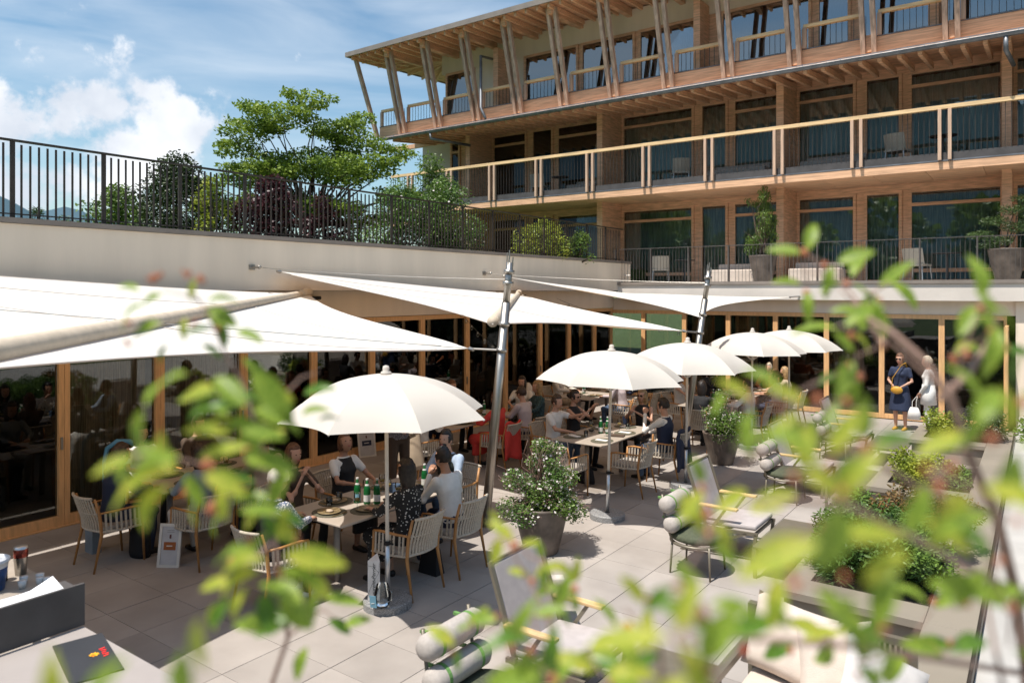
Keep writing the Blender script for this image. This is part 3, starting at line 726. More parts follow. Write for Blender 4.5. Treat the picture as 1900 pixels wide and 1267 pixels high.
# ------------------------------------------------------------------ people
def flat(name, c, rough=.8, var=.06, scale=8, **k): return mat(name, c, rough, var, scale, **k)
SK = [mat('skin_fair', (.52,.29,.20), .5, .06, 6), mat('skin_tan', (.40,.21,.135), .5, .06, 6)]
HC = {'brown': flat('brown_hair', (.055,.03,.018), .5, .4, 30), 'dark': flat('dark_hair', (.018,.012,.01), .45, .4, 30), 'blond': flat('blond_hair', (.38,.24,.11), .5, .3, 30),
      'auburn': flat('auburn_hair', (.14,.06,.028), .5, .3, 30), 'grey': flat('ash_blond_hair', (.46,.38,.28), .5, .2, 30)}
def pattern(name, c1, c2, scale, th=.5):
    m = mat(name, c1, .85, .02, 3); nt = m.node_tree; N = nt.nodes; L = nt.links
    tc = N.new('ShaderNodeTexCoord'); v = N.new('ShaderNodeTexVoronoi'); v.inputs['Scale'].default_value = scale; L.new(tc.outputs['Object'], v.inputs['Vector'])
    r = N.new('ShaderNodeValToRGB'); r.color_ramp.interpolation = 'CONSTANT'; r.color_ramp.elements[0].color = (*c2, 1); r.color_ramp.elements[1].color = (*c1, 1); r.color_ramp.elements[1].position = th
    L.new(v.outputs['Distance'], r.inputs[0]); L.new(r.outputs[0], N['Principled BSDF'].inputs['Base Color']); return m
CL = {'white': flat('white_cotton', (.72,.70,.67)), 'offwhite': flat('off_white_cotton', (.60,.55,.49)), 'navy': flat('navy_cloth', (.018,.028,.065)), 'black': flat('black_cloth', (.012,.012,.014)),
      'red': flat('coral_red_cloth', (.60,.045,.035)), 'blue': flat('light_blue_cotton', (.36,.44,.56)), 'grey': flat('blue_grey_knit', (.22,.26,.30)), 'darkgreen': flat('dark_green_vest', (.018,.024,.02)),
      'sand': flat('sand_linen', (.42,.33,.24)), 'denim': flat('blue_denim', (.05,.085,.15)), 'orange': flat('rust_orange_cloth', (.33,.10,.03)), 'brown': flat('brown_cloth', (.07,.045,.03)),
      'floral': pattern('floral_print', (.10,.13,.22), (.62,.60,.60), 55, .42), 'dots': pattern('black_dotted_print', (.012,.012,.013), (.62,.60,.57), 30, .24),
      'check': pattern('checked_shirt', (.17,.16,.19), (.40,.38,.38), 45, .35), 'teal': pattern('teal_print', (.02,.05,.06), (.10,.20,.22), 40, .3), 'lilac': flat('pale_lilac_shirt', (.52,.45,.47)),
      'shoe': flat('white_trainer', (.62,.60,.57), .6), 'darkshoe': flat('dark_shoe', (.02,.017,.015), .4), 'mustard': flat('mustard_leather', (.55,.28,.03), .5)}
EYE_M = flat('eye', (.02,.014,.01), .2); LIP = flat('lip', (.38,.11,.09), .5); LENS = mat('black_lens', (.008,.008,.009), .08)
TEMP = []
def remesh_obj(mb, voxel, smooth=4):
    me = mb.mesh('tmp'); o = bpy.data.objects.new('tmp', me); col.objects.link(o)
    m = o.modifiers.new('r', 'REMESH'); m.mode = 'VOXEL'; m.voxel_size = voxel; m.use_smooth_shade = True
    s = o.modifiers.new('s', 'SMOOTH'); s.factor = .5; s.iterations = smooth
    return o
def loft(mb, rings, n=14):      # rings: (centre, rx, ry)  horizontal sections
    vs = []; fs = []
    for c, rx, ry in rings:
        for k in range(n): a = 2*math.pi*k/n; vs.append((c[0]+rx*math.cos(a), c[1]+ry*math.sin(a), c[2]))
    for i in range(len(rings)-1):
        for k in range(n): fs.append((i*n+k, i*n+(k+1)%n, (i+1)*n+(k+1)%n, (i+1)*n+k))
    fs += [tuple(range(n))[::-1], tuple((len(rings)-1)*n+k for k in range(n))]
    return mb.add(vs, fs)
def limb(mb, pts, rad, n=10):
    mb.tube(pts, rad, n)
    for p, r in zip(pts, rad): mb.ball(p, r*.985, 10, 7)
def head_mesh(mb, c, R, fem):
    n, m = 22, 18; vs = []; fs = []
    for i in range(m+1):
        t = math.pi*i/m; z = math.cos(t)
        for k in range(n):
            a = 2*math.pi*k/n; x = math.sin(t)*math.cos(a); y = math.sin(t)*math.sin(a)
            w = .076*(1-.30*max(0,-z)**1.4); d = .094 if y > 0 else .098
            p = Vector((x*w, y*d, z*.118))
            if z < 0 and y > 0: p.y += .012*(-z)**2; 
            if z < -.2 and y < 0: p.y *= (1+.45*z)
            if y > .55:
                g = math.exp(-(x/.16)**2)
                p.y += .020*g*math.exp(-((z+.16)/.16)**2) + .006*g*math.exp(-((z+.52)/.12)**2) - .006*math.exp(-((abs(x)-.34)/.16)**2)*math.exp(-((z-.08)/.14)**2)
            vs.append(c + R @ p)
    for i in range(m):
        for k in range(n): fs.append((i*n+k, (i+1)*n+k, (i+1)*n+(k+1)%n, i*n+(k+1)%n))
    mb.add(vs, fs)
    for s in (-1, 1): mb.ball(c+R@Vector((s*.076,-.008,-.008)), (.012,.022,.032), 8, 6, rot=R)
def hand(mb, w, d, side, curl=.5, roll=0, voxel=0):
    d = Vector(d).normalized(); up = Vector((0,0,1)); x = d.cross(up)
    if x.length < .1: x = Vector((1,0,0))
    x.normalize(); nrm = x.cross(d)            # nrm = back of hand
    R = Matrix.Rotation(roll, 3, d); x = R @ x; nrm = R @ nrm
    # palm
    vs = []; fs = []; pr = [(0,.020,.016),(.03,.034,.016),(.065,.040,.014),(.09,.038,.012)]
    n = 10
    for l, rx, rz in pr:
        for k in range(n): a = 2*math.pi*k/n; vs.append(Vector(w)+d*l+x*rx*math.cos(a)+nrm*rz*math.sin(a))
    for i in range(3):
        for k in range(n): fs.append((i*n+k, i*n+(k+1)%n, (i+1)*n+(k+1)%n, (i+1)*n+k))
    fs += [tuple(range(n))[::-1], tuple(3*n+k for k in range(n))]; mb.add(vs, fs)
    for i, L in enumerate((.070,.078,.072,.058)):
        off = (-.027+.018*i)*1.0; p = Vector(w)+d*.082+x*off; q = [p]; ang = .15
        for s_, f in enumerate((.45,.32,.23)):
            ang += curl*(.9 if s_ else .6); dd = d*math.cos(ang)-nrm*math.sin(ang)+x*(.06*(i-1.5))*(1-curl); q.append(q[-1]+dd.normalized()*L*f)
        mb.tube(q, [.0095,.009,.008,.006], 6)
    tx = -side*x if side else x
    p = Vector(w)+d*.025+tx*.024; q = [p, p+d*.025+tx*.022-nrm*.006, p+d*.055+tx*.026-nrm*.018, p+d*.075+tx*.016-nrm*.026]
    mb.tube(q, [.013,.012,.010,.008], 6)
LADY = None
def person(label, x, y, deg, top='white', legs='navy', hair='brown', style='short', pose='table', fem=False, skin=0, head=(0,0), sleeve='long', vest=None, elb=None, wr=None,
           stand=False, skirt=None, glasses=None, shoes='darkshoe', cap=None, beard=False, lean=0.0, detail=1, curl=.5, z=0, bun=False, scale=None):
    if scale is None: scale = 1.0 if stand else .962
    t = thing('person', label, 'person', (x, y, z), math.radians(deg)); t.scale = (scale,)*3
    V = Vector; f = .90 if fem else 1.0
    if stand:
        hz = .92; ln = lean; hip = V((0,0,hz)); kne = [V((s*.10,.03,.50)) for s in (-1,1)]; ank = [V((s*.10,-.01,.08)) for s in (-1,1)]
    else:
        hz = .565; ln = lean; hip = V((0,-.02,hz)); kne = [V((s*.13,.41,.52)) for s in (-1,1)]; ank = [V((s*.12,.36,.08)) for s in (-1,1)]
    hj = [V((s*.085,hip.y+.02,hz-.02)) for s in (-1,1)]
    def sp(h): return V((0, hip.y+ln*h, hz+h*math.sqrt(max(.2, 1-ln*ln))))
    waist, chest, shl, nb = sp(.18), sp(.36), sp(.47), sp(.53)
    sh = [shl+V((s*.185*f,0,-.015)) for s in (-1,1)]
    hc = sp(.53)+V((0,.035+ln*.12,.155))
    E = elb; W_ = wr
    if E is None:
        if stand: E = [V((-.24,.02,hz+.20)), V((.24,.02,hz+.20))]; W_ = [V((-.10,.20,hz+.10)), V((.10,.20,hz+.08))]
        elif pose == 'table': E = [V((-.25,.16,.83)), V((.25,.16,.83))]; W_ = [V((-.15,.40,.81)), V((.13,.38,.81))]
        elif pose == 'lap': E = [V((-.25,.04,.80)), V((.25,.04,.80))]; W_ = [V((-.10,.24,.68)), V((.10,.24,.68))]
        elif pose == 'drink': E = [V((-.25,.14,.83)), V((.23,.24,.88))]; W_ = [V((-.14,.38,.81)), V((.10,.30,1.12))]
        elif pose == 'chin': E = [V((-.22,.26,.80)), V((.22,.26,.80))]; W_ = [V((-.05,.22,1.02)), V((.05,.24,1.04))]
    else: E = [V(e) for e in E]; W_ = [V(w) for w in W_]
    sk = SK[skin]
    # skin
    b = MB()
    loft(b, [(hip-V((0,0,.07)),.13*f,.09),(hip,.155*f,.10),(waist,.12*f,.085),(chest,.145*f,.10),(shl,.15*f,.08),(nb,.06,.055)])
    limb(b, [nb-V((0,0,.02)), hc-V((0,.02,.07))], [.055*f+.003,.052*f])
    for i in range(2):
        limb(b, [sh[i], E[i], W_[i]], [.046*f,.038*f,.024*f])
        m_ = E[i].lerp(W_[i], .3); b.ball(m_, .040*f, 8, 6)
        limb(b, [hj[i], kne[i], kne[i].lerp(ank[i],.35), ank[i]], [.075*f,.055*f,.054*f,.036*f])
        limb(b, [ank[i]-V((0,0,.03)), ank[i]+V((0,.13,-.055))], [.036,.028])
    vox = .016 if detail == 1 else (.012 if detail == 2 else .022)
    bo = remesh_obj(b, vox, 3)
    yaw, pitch = math.radians(head[0]), math.radians(head[1])
    R = Matrix.Rotation(yaw, 3, 'Z') @ Matrix.Rotation(-pitch, 3, 'X')
    hm = MB(); head_mesh(hm, hc, R, fem)
    for i in range(2): hand(hm, W_[i], W_[i]-E[i], -1 if i == 0 else 1, curl)
    TEMP.append((bo, 'body', sk, t, hm))
    # clothes
    def cloth(name, mb, mt, vx=None, sm=3): TEMP.append((remesh_obj(mb, vx or (.018 if detail else .024), sm), name, mt, t, None))
    b = MB(); g = .014
    loft(b, [(hip-V((0,0,.02)),(.165)*f+g,.115+g),(waist,.135*f+g,.10+g),(chest,.165*f+g,.118+g),(shl+V((0,0,-.02)),.165*f+g,.088+g),(shl+V((0,0,.03)),.10*f+g,.06+g),(nb,.062,.058)])
    if fem:
        for s in (-1,1): b.ball(chest+V((s*.062,.085,-.01)), .058, 8, 6)
    if sleeve != 'none':
        for i in range(2):
            if sleeve == 'long': limb(b, [sh[i], E[i], W_[i].lerp(E[i],.06)], [.066*f,.054*f,.038*f])
            elif sleeve == 'half': limb(b, [sh[i], E[i], W_[i].lerp(E[i],.55)], [.066*f,.055*f,.048*f])
            else: limb(b, [sh[i], sh[i].lerp(E[i],.6)], [.066*f,.060*f])
    cloth('shirt', b, CL[top])
    if vest:
        b = MB(); g = .026
        loft(b, [(hip-V((0,0,.03)),(.165)*f+g,.115+g),(waist,.135*f+g,.10+g),(chest,.165*f+g,.118+g),(shl+V((0,0,-.03)),.135*f+g,.085+g),(shl+V((0,0,.04)),.085*f+g,.055+g)])
        if fem:
            for s in (-1,1): b.ball(chest+V((s*.062,.085,-.01)), .066, 8, 6)
        cloth('vest', b, CL[vest])
    if skirt:
        b = MB()
        if stand: loft(b, [(V((0,.0,.45)),.25,.20),(V((0,0,.70)),.22,.17),(hip,.185,.135),(hip+V((0,0,.12)),.15,.11)])
        else:
            limb(b, [hj[0]+V((0,-.02,0)), kne[0]+V((.02,.02,-.02))], [.115,.10]); limb(b, [hj[1]+V((0,-.02,0)), kne[1]+V((-.02,.02,-.02))], [.115,.10]); limb(b, [V((0,.05,.50)), V((0,.38,.50))], [.10,.09])
            loft(b, [(V((0,.38,.22)),.20,.09),(V((0,.38,.5)),.19,.10)])
        cloth('skirt', b, CL[skirt])
    else:
        b = MB()
        loft(b, [(hip-V((0,0,.09)),.14*f,.11),(hip,.17*f+.008,.118),(hip+V((0,0,.08)),.155*f,.11)])
        for i in range(2): limb(b, [hj[i], kne[i], kne[i].lerp(ank[i],.4), ank[i]+V((0,0,.01))], [.092*f,.070*f,.064*f,.055*f])
        cloth('trousers', b, CL[legs])
    for i in range(2):
        b = MB(); limb(b, [ank[i]+V((0,-.02,-.04)), ank[i]+V((0,.06,-.042)), ank[i]+V((0,.15,-.052))], [.042,.040,.030])
        b.v = [(v[0], v[1], max(v[2], .004)) for v in b.v]
        b.build('shoe', CL[shoes], t, smooth=True)
    # hair
    hr = MB(); n, m = 26, 20; vs = []; fs = []
    for i in range(m+1):
        tt = math.pi*i/m; zz = math.cos(tt)
        for k in range(n):
            a = 2*math.pi*k/n; xx = math.sin(tt)*math.cos(a); yy = math.sin(tt)*math.sin(a)
            face = yy > .30 and zz < .52 and abs(xx) < .80
            low = zz < (-.45 if style == 'short' else -.75)
            nz = .007*math.sin(a*9+zz*11)+.006*math.sin(a*13+zz*5+3)+random.uniform(-.004,.004)
            s_ = .78 if (face or (low and style != 'long')) else (1.12+nz*6)
            p = V((xx*.079*s_, (yy*.100-.006)*s_, zz*.120*s_+.004))
            if style == 'short' and zz < -.1: p *= .93
            if style in ('long',) and yy < .25 and zz < .1 and not face:
                drop = (.1-zz)*.9; p = V((xx*.092*(1+.1*drop), min(.02, yy*.105-.012-.03*drop), .01-drop*.26)) if abs(xx) > .0 else p
            vs.append(hc + R @ p)
    for i in range(m):
        for k in range(n): fs.append((i*n+k, (i+1)*n+k, (i+1)*n+(k+1)%n, i*n+(k+1)%n))
    hr.add(vs, fs)
    if style == 'pony':
        hr.tube([hc+R@V(p) for p in ((0,-.09,.06),(0,-.145,.05),(0,-.17,-.02),(0,-.155,-.12))], [.024,.034,.030,.010], 10)
    if bun: hr.ball(hc+R@V((0,-.13,.02)), .045, 12, 8)
    hh = hr.build('hair', HC[hair], t, smooth=True)
    if cap:
        c_ = MB(); c_.lathe([(.101,-.01),(.103,.03),(.092,.08),(.06,.115),(0,.128)], 20, cap=False, sy=1.12)
        c_.add([V((math.cos(a)*r, .07+math.sin(a)*r*1.0, .0-.012*k)) for k, r in ((0,.09),(1,.088)) for a in [math.pi*j/10 for j in range(11)]], [])
        c_.v = [tuple(hc + R @ (V(v)+V((0,-.004,.012)))) for v in c_.v]; c_.build('cap', CL[cap], t, smooth=True)
    if beard:
        b = MB(); b.ball(hc+R@V((0,.058,-.062)), (.052,.038,.042), 12, 8, rot=R); b.build('beard', HC[hair], t, smooth=True)
    for s in (-1, 1):
        if not glasses: MB().ball(hc+R@V((s*.030,.0855,.008)), (.011,.006,.006), 8, 5, rot=R).build('eye', EYE_M, t, smooth=True)
        else: MB().ball(hc+R@V((s*.032,.090,.006)), (.027,.007,.021), 12, 6, rot=R).build('sunglass_lens' if glasses == 'sun' else 'glasses_lens', LENS if glasses == 'sun' else M['clear'], t, smooth=True)
    if glasses: MB().tube([hc+R@V(p) for p in ((-.078,.0,.010),(-.060,.082,.014),(0,.099,.012),(.060,.082,.014),(.078,0,.010))], .003, 5).build('glasses_frame', LENS, t)
    MB().ball(hc+R@V((0,.094,-.058)), (.023,.008,.007), 8, 5, rot=R).build('mouth', LIP, t, smooth=True)
    return t
def finish_people():
    bpy.context.view_layer.update(); dg = bpy.context.evaluated_depsgraph_get()
    for o, name, mt, par, extra in TEMP:
        me = bpy.data.meshes.new_from_object(o.evaluated_get(dg)); me.name = name
        if extra is not None:
            n = len(me.vertices); co = np.empty(n*3, 'f'); me.vertices.foreach_get('co', co)
            vs = [tuple(c) for c in co.reshape(-1, 3)]+[tuple(v) for v in extra.v]
            fs = [tuple(p.vertices) for p in me.polygons]+[tuple(i+n for i in f) for f in extra.f]
            me = bpy.data.meshes.new(name); me.from_pydata(vs, [], fs)
            me.polygons.foreach_set('use_smooth', [True]*len(me.polygons))
        me.materials.clear(); me.materials.append(mt)
        c = bpy.data.objects.new(name, me); col.objects.link(c); c.parent = par
    for o, *_ in TEMP: bpy.data.objects.remove(o)
    TEMP.clear()

# table 1 (front) : x -6.45..-5.55, y 4.87..6.62
person('ponytailed woman in white blouse and black pinafore looking down at the front table', -6.88, 6.08, -90, 'white', hair='auburn', style='pony', fem=True, sleeve='short', vest='black', skirt='black', head=(-15,-25), skin=1, detail=2)
person('red haired woman in dark top at the front table, half hidden behind leaves', -6.88, 5.32, -90, 'brown', hair='auburn', style='long', fem=True, sleeve='short', pose='chin', legs='black')
person('guest in black vest, floral sleeves and pale cap, back to the camera', -6.05, 4.42, 0, 'floral', hair='blond', style='short', vest='black', cap='offwhite', shoes='shoe', legs='black', lean=.12, detail=2)
person('bearded man in dark vest and light blue sleeves heading the front table', -6.02, 7.05, 180, 'blue', hair='dark', vest='darkgreen', beard=True, legs='denim', head=(10,-8), lean=.12, detail=2)
person('dark haired man in white shirt raising a hand at the front table', -5.28, 6.2, 90, 'white', hair='dark', legs='navy', skin=1, elb=[(-.24,.22,.80),(.25,.10,.82)], wr=[(-.10,.24,1.05),(.12,.38,.81)], lean=.18, shoes='shoe', detail=2)
person('woman with long dark hair in a black dotted dress at the front table', -5.3, 5.52, 90, 'dots', hair='dark', style='long', fem=True, skirt='dots', sleeve='half', detail=2, head=(8,-5))
# table 2
person('boy in a white t-shirt stretching his arm out to take a picture', -6.62, 10.4, -90, 'white', hair='brown', legs='denim', sleeve='short', elb=[(-.20,.26,.98),(.24,.20,.82)], wr=[(-.12,.50,1.06),(.16,.42,.80)], head=(-8,2), lean=.10, curl=.7, detail=2)
person('woman in sunglasses and black top holding up her hands beside the boy', -6.62, 11.08, -90, 'black', hair='dark', style='short', fem=True, sleeve='none', glasses='sun', elb=[(-.22,.22,.86),(.22,.24,.88)], wr=[(-.10,.36,1.08),(.06,.40,1.10)], legs='black', bun=True)
person('blond woman in sunglasses and black top at the head of the second table', -5.72, 11.92, 175, 'black', hair='blond', style='long', fem=True, sleeve='none', glasses='sun', elb=[(-.26,.14,.84),(.26,.14,.84)], wr=[(-.06,.30,.98),(.08,.30,.98)], legs='black', detail=2)
person('young man in dark vest and white sleeves, navy jacket on his chair', -4.93, 11.05, 92, 'white', hair='dark', vest='navy', legs='denim', elb=[(-.24,.24,.84),(.25,.10,.80)], wr=[(-.08,.30,1.10),(.18,.34,.74)], head=(0,4), detail=2)
# table 3
person('man in a navy suit, back to the camera, near the left glass doors', -8.5, 4.12, 0, 'navy', hair='brown', legs='navy', lean=.12)
person('guest in a blue-grey top with brown hair, seated behind leaves at the left table', -7.72, 4.72, 90, 'grey', hair='brown', style='long', fem=True, legs='offwhite', lean=.06)
person('guest in sand linen shirt at the far side of the left table', -7.72, 5.55, 90, 'sand', hair='brown', legs='navy')
person('guest facing the camera at the inner side of the left table', -9.5, 5.75, -90, 'brown', hair='brown', legs='black')
# table 4
person('man with glasses in a pale lilac shirt eating at the inner table', -7.58, 10.95, 90, 'lilac', hair='brown', legs='navy', glasses='clear', lean=.12, detail=2)
person('person in a coral red top and red cardigan beside the front mast', -7.58, 10.1, 92, 'red', hair='auburn', style='long', fem=True, skirt='red', sleeve='half')
person('blond woman in teal patterned top turned away at the inner table', -7.86, 11.78, 150, 'teal', hair='blond', style='long', fem=True, legs='black', sleeve='half')
person('brunette woman in white beyond the blond woman by the glass wall', -8.55, 12.25, 200, 'white', hair='dark', style='long', fem=True, legs='black', sleeve='short')
person('guest in rust orange top at the wall side of the inner table', -9.28, 10.9, -90, 'orange', hair='auburn', legs='black', fem=True, style='pony', sleeve='short')
person('guest in a cream jacket seated at the near end of the inner table', -8.2, 8.88, 0, 'offwhite', hair='grey', legs='sand')
# table 5
person('man in a pale striped shirt leaning over the back table', -7.28, 14.2, 92, 'lilac', hair='grey', legs='denim', lean=.25)
person('blond guest in cream shirt at the wall side of the back table', -9.05, 14.45, -90, 'offwhite', hair='blond', style='long', fem=True, legs='sand')
person('guest in beige top next to the blond guest at the back table', -9.05, 15.2, -90, 'sand', hair='auburn', style='pony', fem=True, legs='black', pose='drink')
person('guest in a dark navy jacket turned away at the back table', -7.22, 15.0, 90, 'navy', hair='dark', legs='navy')
# table 6 / 7
person('woman with long dark hair at the near end of the table beyond the third umbrella', -5.3, 13.62, 0, 'black', hair='dark', style='long', fem=True, legs='black', lean=.05)
person('guest in cream strap top facing the camera beyond the third umbrella', -6.35, 15.1, -95, 'offwhite', hair='brown', style='long', fem=True, sleeve='none', legs='black', pose='drink')
person('dark haired guest in black talking at the far outer table', -6.35, 16.6, -90, 'black', hair='dark', style='long', fem=True, legs='black', pose='drink')
person('woman in a white top with her hair in a bun at the far outer table', -4.72, 16.5, 92, 'white', hair='auburn', style='short', bun=True, fem=True, legs='navy', sleeve='short')
person('elderly guest with pale hair at the far end of the outer row', -5.3, 17.95, 180, 'orange', hair='grey', style='short', legs='black')
person('guest in a white blouse at the wall side of the left table, near its front', -9.5, 4.95, -90, 'white', hair='dark', style='long', fem=True, legs='black', sleeve='short')
person('guest in light blue shirt at the wall side of the inner table', -9.28, 9.95, -90, 'blue', hair='brown', legs='navy')
person('guest in a white shirt on the outer side beyond the jasmine planter', -4.72, 14.6, 92, 'white', hair='brown', legs='denim')
person('guest in a sand coloured top farthest along the outer row', -4.72, 17.22, 92, 'sand', hair='blond', style='long', fem=True, legs='navy', sleeve='half')
# standing
w = person('waiter in a checked shirt and brown apron carrying a round tray', -7.62, 7.75, -110, 'check', hair='dark', legs='brown', stand=True, elb=[(-.24,.02,1.14),(.25,.05,1.14)], wr=[(-.14,.28,1.08),(.14,.30,1.10)], detail=2, lean=.06)
wb = person('standing woman in a navy dress with a mustard shoulder bag', -2.5, 18.1, 168, 'navy', hair='auburn', style='short', fem=True, stand=True, skirt='navy', sleeve='short', glasses='sun', elb=[(-.25,.02,1.12),(.25,.02,1.12)], wr=[(-.06,.20,.98),(.06,.20,.98)], shoes='mustard', detail=2, scale=.97)
ww = person('standing woman with ash blond bob in a long white blouse and white trousers', -1.95, 18.0, 95, 'white', hair='grey', style='short', fem=True, stand=True, legs='white', elb=[(-.22,.04,1.10),(.24,.02,1.12)], wr=[(-.12,.16,.92),(.16,.14,.90)], shoes='shoe', detail=2, scale=.955)
b = MB(); loft(b, [(Vector((0,0,.66)),.24,.17),(Vector((0,0,.9)),.20,.15),(Vector((0,0,1.1)),.17,.13)]); b.build('blouse_hem', CL['white'], ww, smooth=True)
finish_people()
# carried things
def small(name, mb, m, loc, label, cat, smooth=True, group=None, rz=0):
    o = mb.build(name, m, smooth=smooth); o.location = loc; o.rotation_euler = (0,0,rz); return tag(o, label, cat, group)
b = MB(); b.lathe([(0,0),(.14,0),(.16,.018),(.152,.018),(.135,.008),(0,.008)], 24)
small('tray', b, mat('brass_tray', (.45,.32,.12), .35, .1, 6, metal=.6), (-7.30,7.62,1.13), 'round brass tray carried by the waiter', 'tray')
bg_ = thing('shoulder_bag', 'mustard leather shoulder bag on the woman in navy', 'bag', (-2.54,17.86,.86))
MB().ball((0,0,.04), (.12,.05,.085), 14, 9).build('pouch', CL['mustard'], bg_, smooth=True)
MB().tube([(-.10,0,.09),(-.08,.0,.3),(.08,.1,.58),(.14,.22,.62),(.16,.3,.5)], .015, 6, flat=.5).build('strap', CL['mustard'], bg_)
tb = thing('tote_bag', 'white canvas tote bag carried low by the woman in white', 'bag', (-2.2,17.82,.30)); tb.scale = (.62,.62,.62)
b = MB(); loft(b, [(Vector((0,0,0)),.22,.10),(Vector((0,0,.25)),.19,.09),(Vector((0,0,.42)),.12,.05)]); b.build('pouch', CL['white'], tb, smooth=True)
for s in (-1,1): MB().tube([(s*.06,.02*s,.40),(s*.06,.05,.62),(.10,.12,.84)], .009, 6).build('handle', CL['white'], tb)
jk = thing('jacket', 'navy jacket hung over the chair back of the young man', 'jacket', (-4.66,11.05,.0))
b = MB(); vs = []
def jf(u, v):
    x = (u-.5)*.56; z = .86-.62*v; y = .035+.05*math.sin(u*9+v*2)*v+.06*math.sin(math.pi*u)*(.4+v) + (.02 if v < .1 else 0)
    return (y, x*(.8+.25*v), z + .03*math.sin(u*7))
b.grid(jf, 16, 12); o = b.build('cloth', CL['navy'], jk, smooth=True); sm = o.modifiers.new('s','SOLIDIFY'); sm.thickness = .035
rc = thing('cardigan', 'coral red cardigan hung on the chair beside the front mast', 'cardigan', (-7.30,10.1,0))
o = MB().grid(jf, 14, 10).build('cloth', CL['red'], rc, smooth=True); sm = o.modifiers.new('s','SOLIDIFY'); sm.thickness = .03; rc.scale = (1,.9,.98)
cj = thing('jacket', 'cream linen jacket draped over the chair at the near end of the inner table', 'jacket', (-8.2,8.60,0), -math.pi/2)
o = MB().grid(jf, 14, 10).build('cloth', CL['sand'], cj, smooth=True); sm = o.modifiers.new('s','SOLIDIFY'); sm.thickness = .04; cj.scale = (1,1.1,1.05)
# ------------------------------------------------------------------ chairs at the tables (deg: chair faces +y at 0)
CHS = [(-6.05,4.45,0,'armchair of the guest in the floral sleeves, near end of the front table'),(-5.28,5.5,90,'armchair of the woman in the dotted dress, nearest on the right of the front table'),
 (-5.26,6.2,90,'armchair of the man in the white shirt at the front table'),(-6.9,6.08,-90,'armchair of the ponytailed woman on the wall side of the front table'),(-6.9,5.32,-90,'armchair behind leaves on the wall side of the front table'),
 (-6.02,7.08,180,'armchair of the bearded man at the far end of the front table'),
 (-8.5,4.1,0,'armchair of the man in the navy suit near the glass doors'),(-7.68,4.72,90,'armchair of the guest in blue-grey at the left table'),(-7.68,5.55,90,'second armchair on the outer side of the left table'),(-9.52,5.75,-90,'armchair on the wall side of the left table'),(-9.52,4.95,-90,'armchair of the guest in the white blouse at the left table'),
 (-5.02,10.08,90,'empty armchair behind the second umbrella pole'),(-5.72,9.30,0,'empty armchair at the near end of the second table beside the planter'),(-4.88,11.05,92,'armchair carrying the navy jacket'),(-6.66,10.4,-90,'armchair of the boy pointing his arm'),(-6.66,11.1,-90,'armchair of the woman beside the pointing boy'),(-5.72,11.98,180,'armchair of the blond woman in sunglasses'),
 (-7.52,10.95,90,'armchair of the man in the lilac shirt'),(-7.52,10.1,92,'armchair carrying the coral red cardigan'),(-7.8,11.85,150,'armchair of the blond woman in teal'),(-9.32,10.9,-90,'armchair of the guest in rust orange'),(-9.32,9.95,-90,'armchair of the guest in light blue at the inner table'),(-8.2,8.82,0,'armchair under the cream linen jacket'),(-8.55,12.35,200,'armchair of the brunette in white'),
 (-7.22,14.2,92,'armchair of the man in the striped shirt'),(-9.1,14.45,-90,'armchair of the blond guest in cream'),(-9.1,15.2,-90,'armchair of the guest in beige'),(-7.16,15.0,90,'armchair of the guest in navy at the back table'),(-8.2,13.1,0,'empty armchair at the near end of the back table'),
 (-5.3,13.58,0,'armchair of the long haired woman beyond the third umbrella'),(-6.4,15.1,-95,'armchair of the guest in the cream strap top'),(-4.62,14.6,92,'armchair of the guest in white beyond the jasmine planter'),(-6.4,16.6,-90,'armchair of the guest in black at the far outer table'),(-4.66,16.5,92,'armchair of the woman with the bun'),(-4.62,17.25,92,'armchair of the guest in sand at the far outer row'),(-5.3,18.0,180,'armchair at the far end of the outer row')]
for c in CHS: chair(*c)

# ------------------------------------------------------------------ table ware
ware_g = {}
def ware(kind, build, pts, lab, cat, group):
    pr = None
    for (x, y, rz, l) in pts:
        if pr is None: pr = build(); index_kids(); o = pr
        else: o = copy_tree(pr)
        o.location = (x, y, .751); o.rotation_euler = (0,0,rz); tag(o, l, cat, group)
    return pr
plate_m = mat('ochre_stoneware', (.20,.15,.08), .4, .2, 8); mat_m = mat('olive_placemat', (.10,.095,.065), .8, .15, 60)
green_g = mat('green_bottle_glass', (.01,.12,.03), .08, .05, 3, trans=.15); lab_m = mat('bottle_label', (.62,.62,.60), .6, .1, 8); lab_b = mat('blue_bottle_label', (.20,.42,.55), .6, .1, 8)
nap = flat('white_napkin', (.72,.70,.66)); metalc = mat('gold_cutlery', (.62,.48,.25), .25, .05, 5, metal=1)
def b_plate():
    t = thing('place_setting', '', 'place setting'); MB().lathe([(0,0),(.17,0),(.17,.004),(0,.004)], 24, sx=1.15).build('placemat', mat_m, t)
    MB().lathe([(0,.005),(.085,.005),(.125,.018),(.122,.022),(.08,.010),(0,.010)], 24).build('plate', plate_m, t, smooth=True)
    MB().beam((.15,-.09,.009),(.15,.10,.009),.012,.003).build('knife', metalc, t); MB().beam((-.03,-.06,.026),(.05,.07,.034),.012,.003).build('fork', metalc, t)
    MB().ball((0,0,.02), (.05,.04,.014), 8, 6).build('food', CL['sand'], t, smooth=True)
    return t
def b_nap():
    t = thing('place_setting', '', 'place setting'); MB().lathe([(0,0),(.17,0),(.17,.004),(0,.004)], 24, sx=1.15).build('placemat', mat_m, t)
    MB().box((0,0,.011),(.09,.20,.012)).build('napkin', nap, t, bevel=.003); MB().beam((.13,-.09,.008),(.13,.10,.008),.012,.003).build('knife', metalc, t); return t
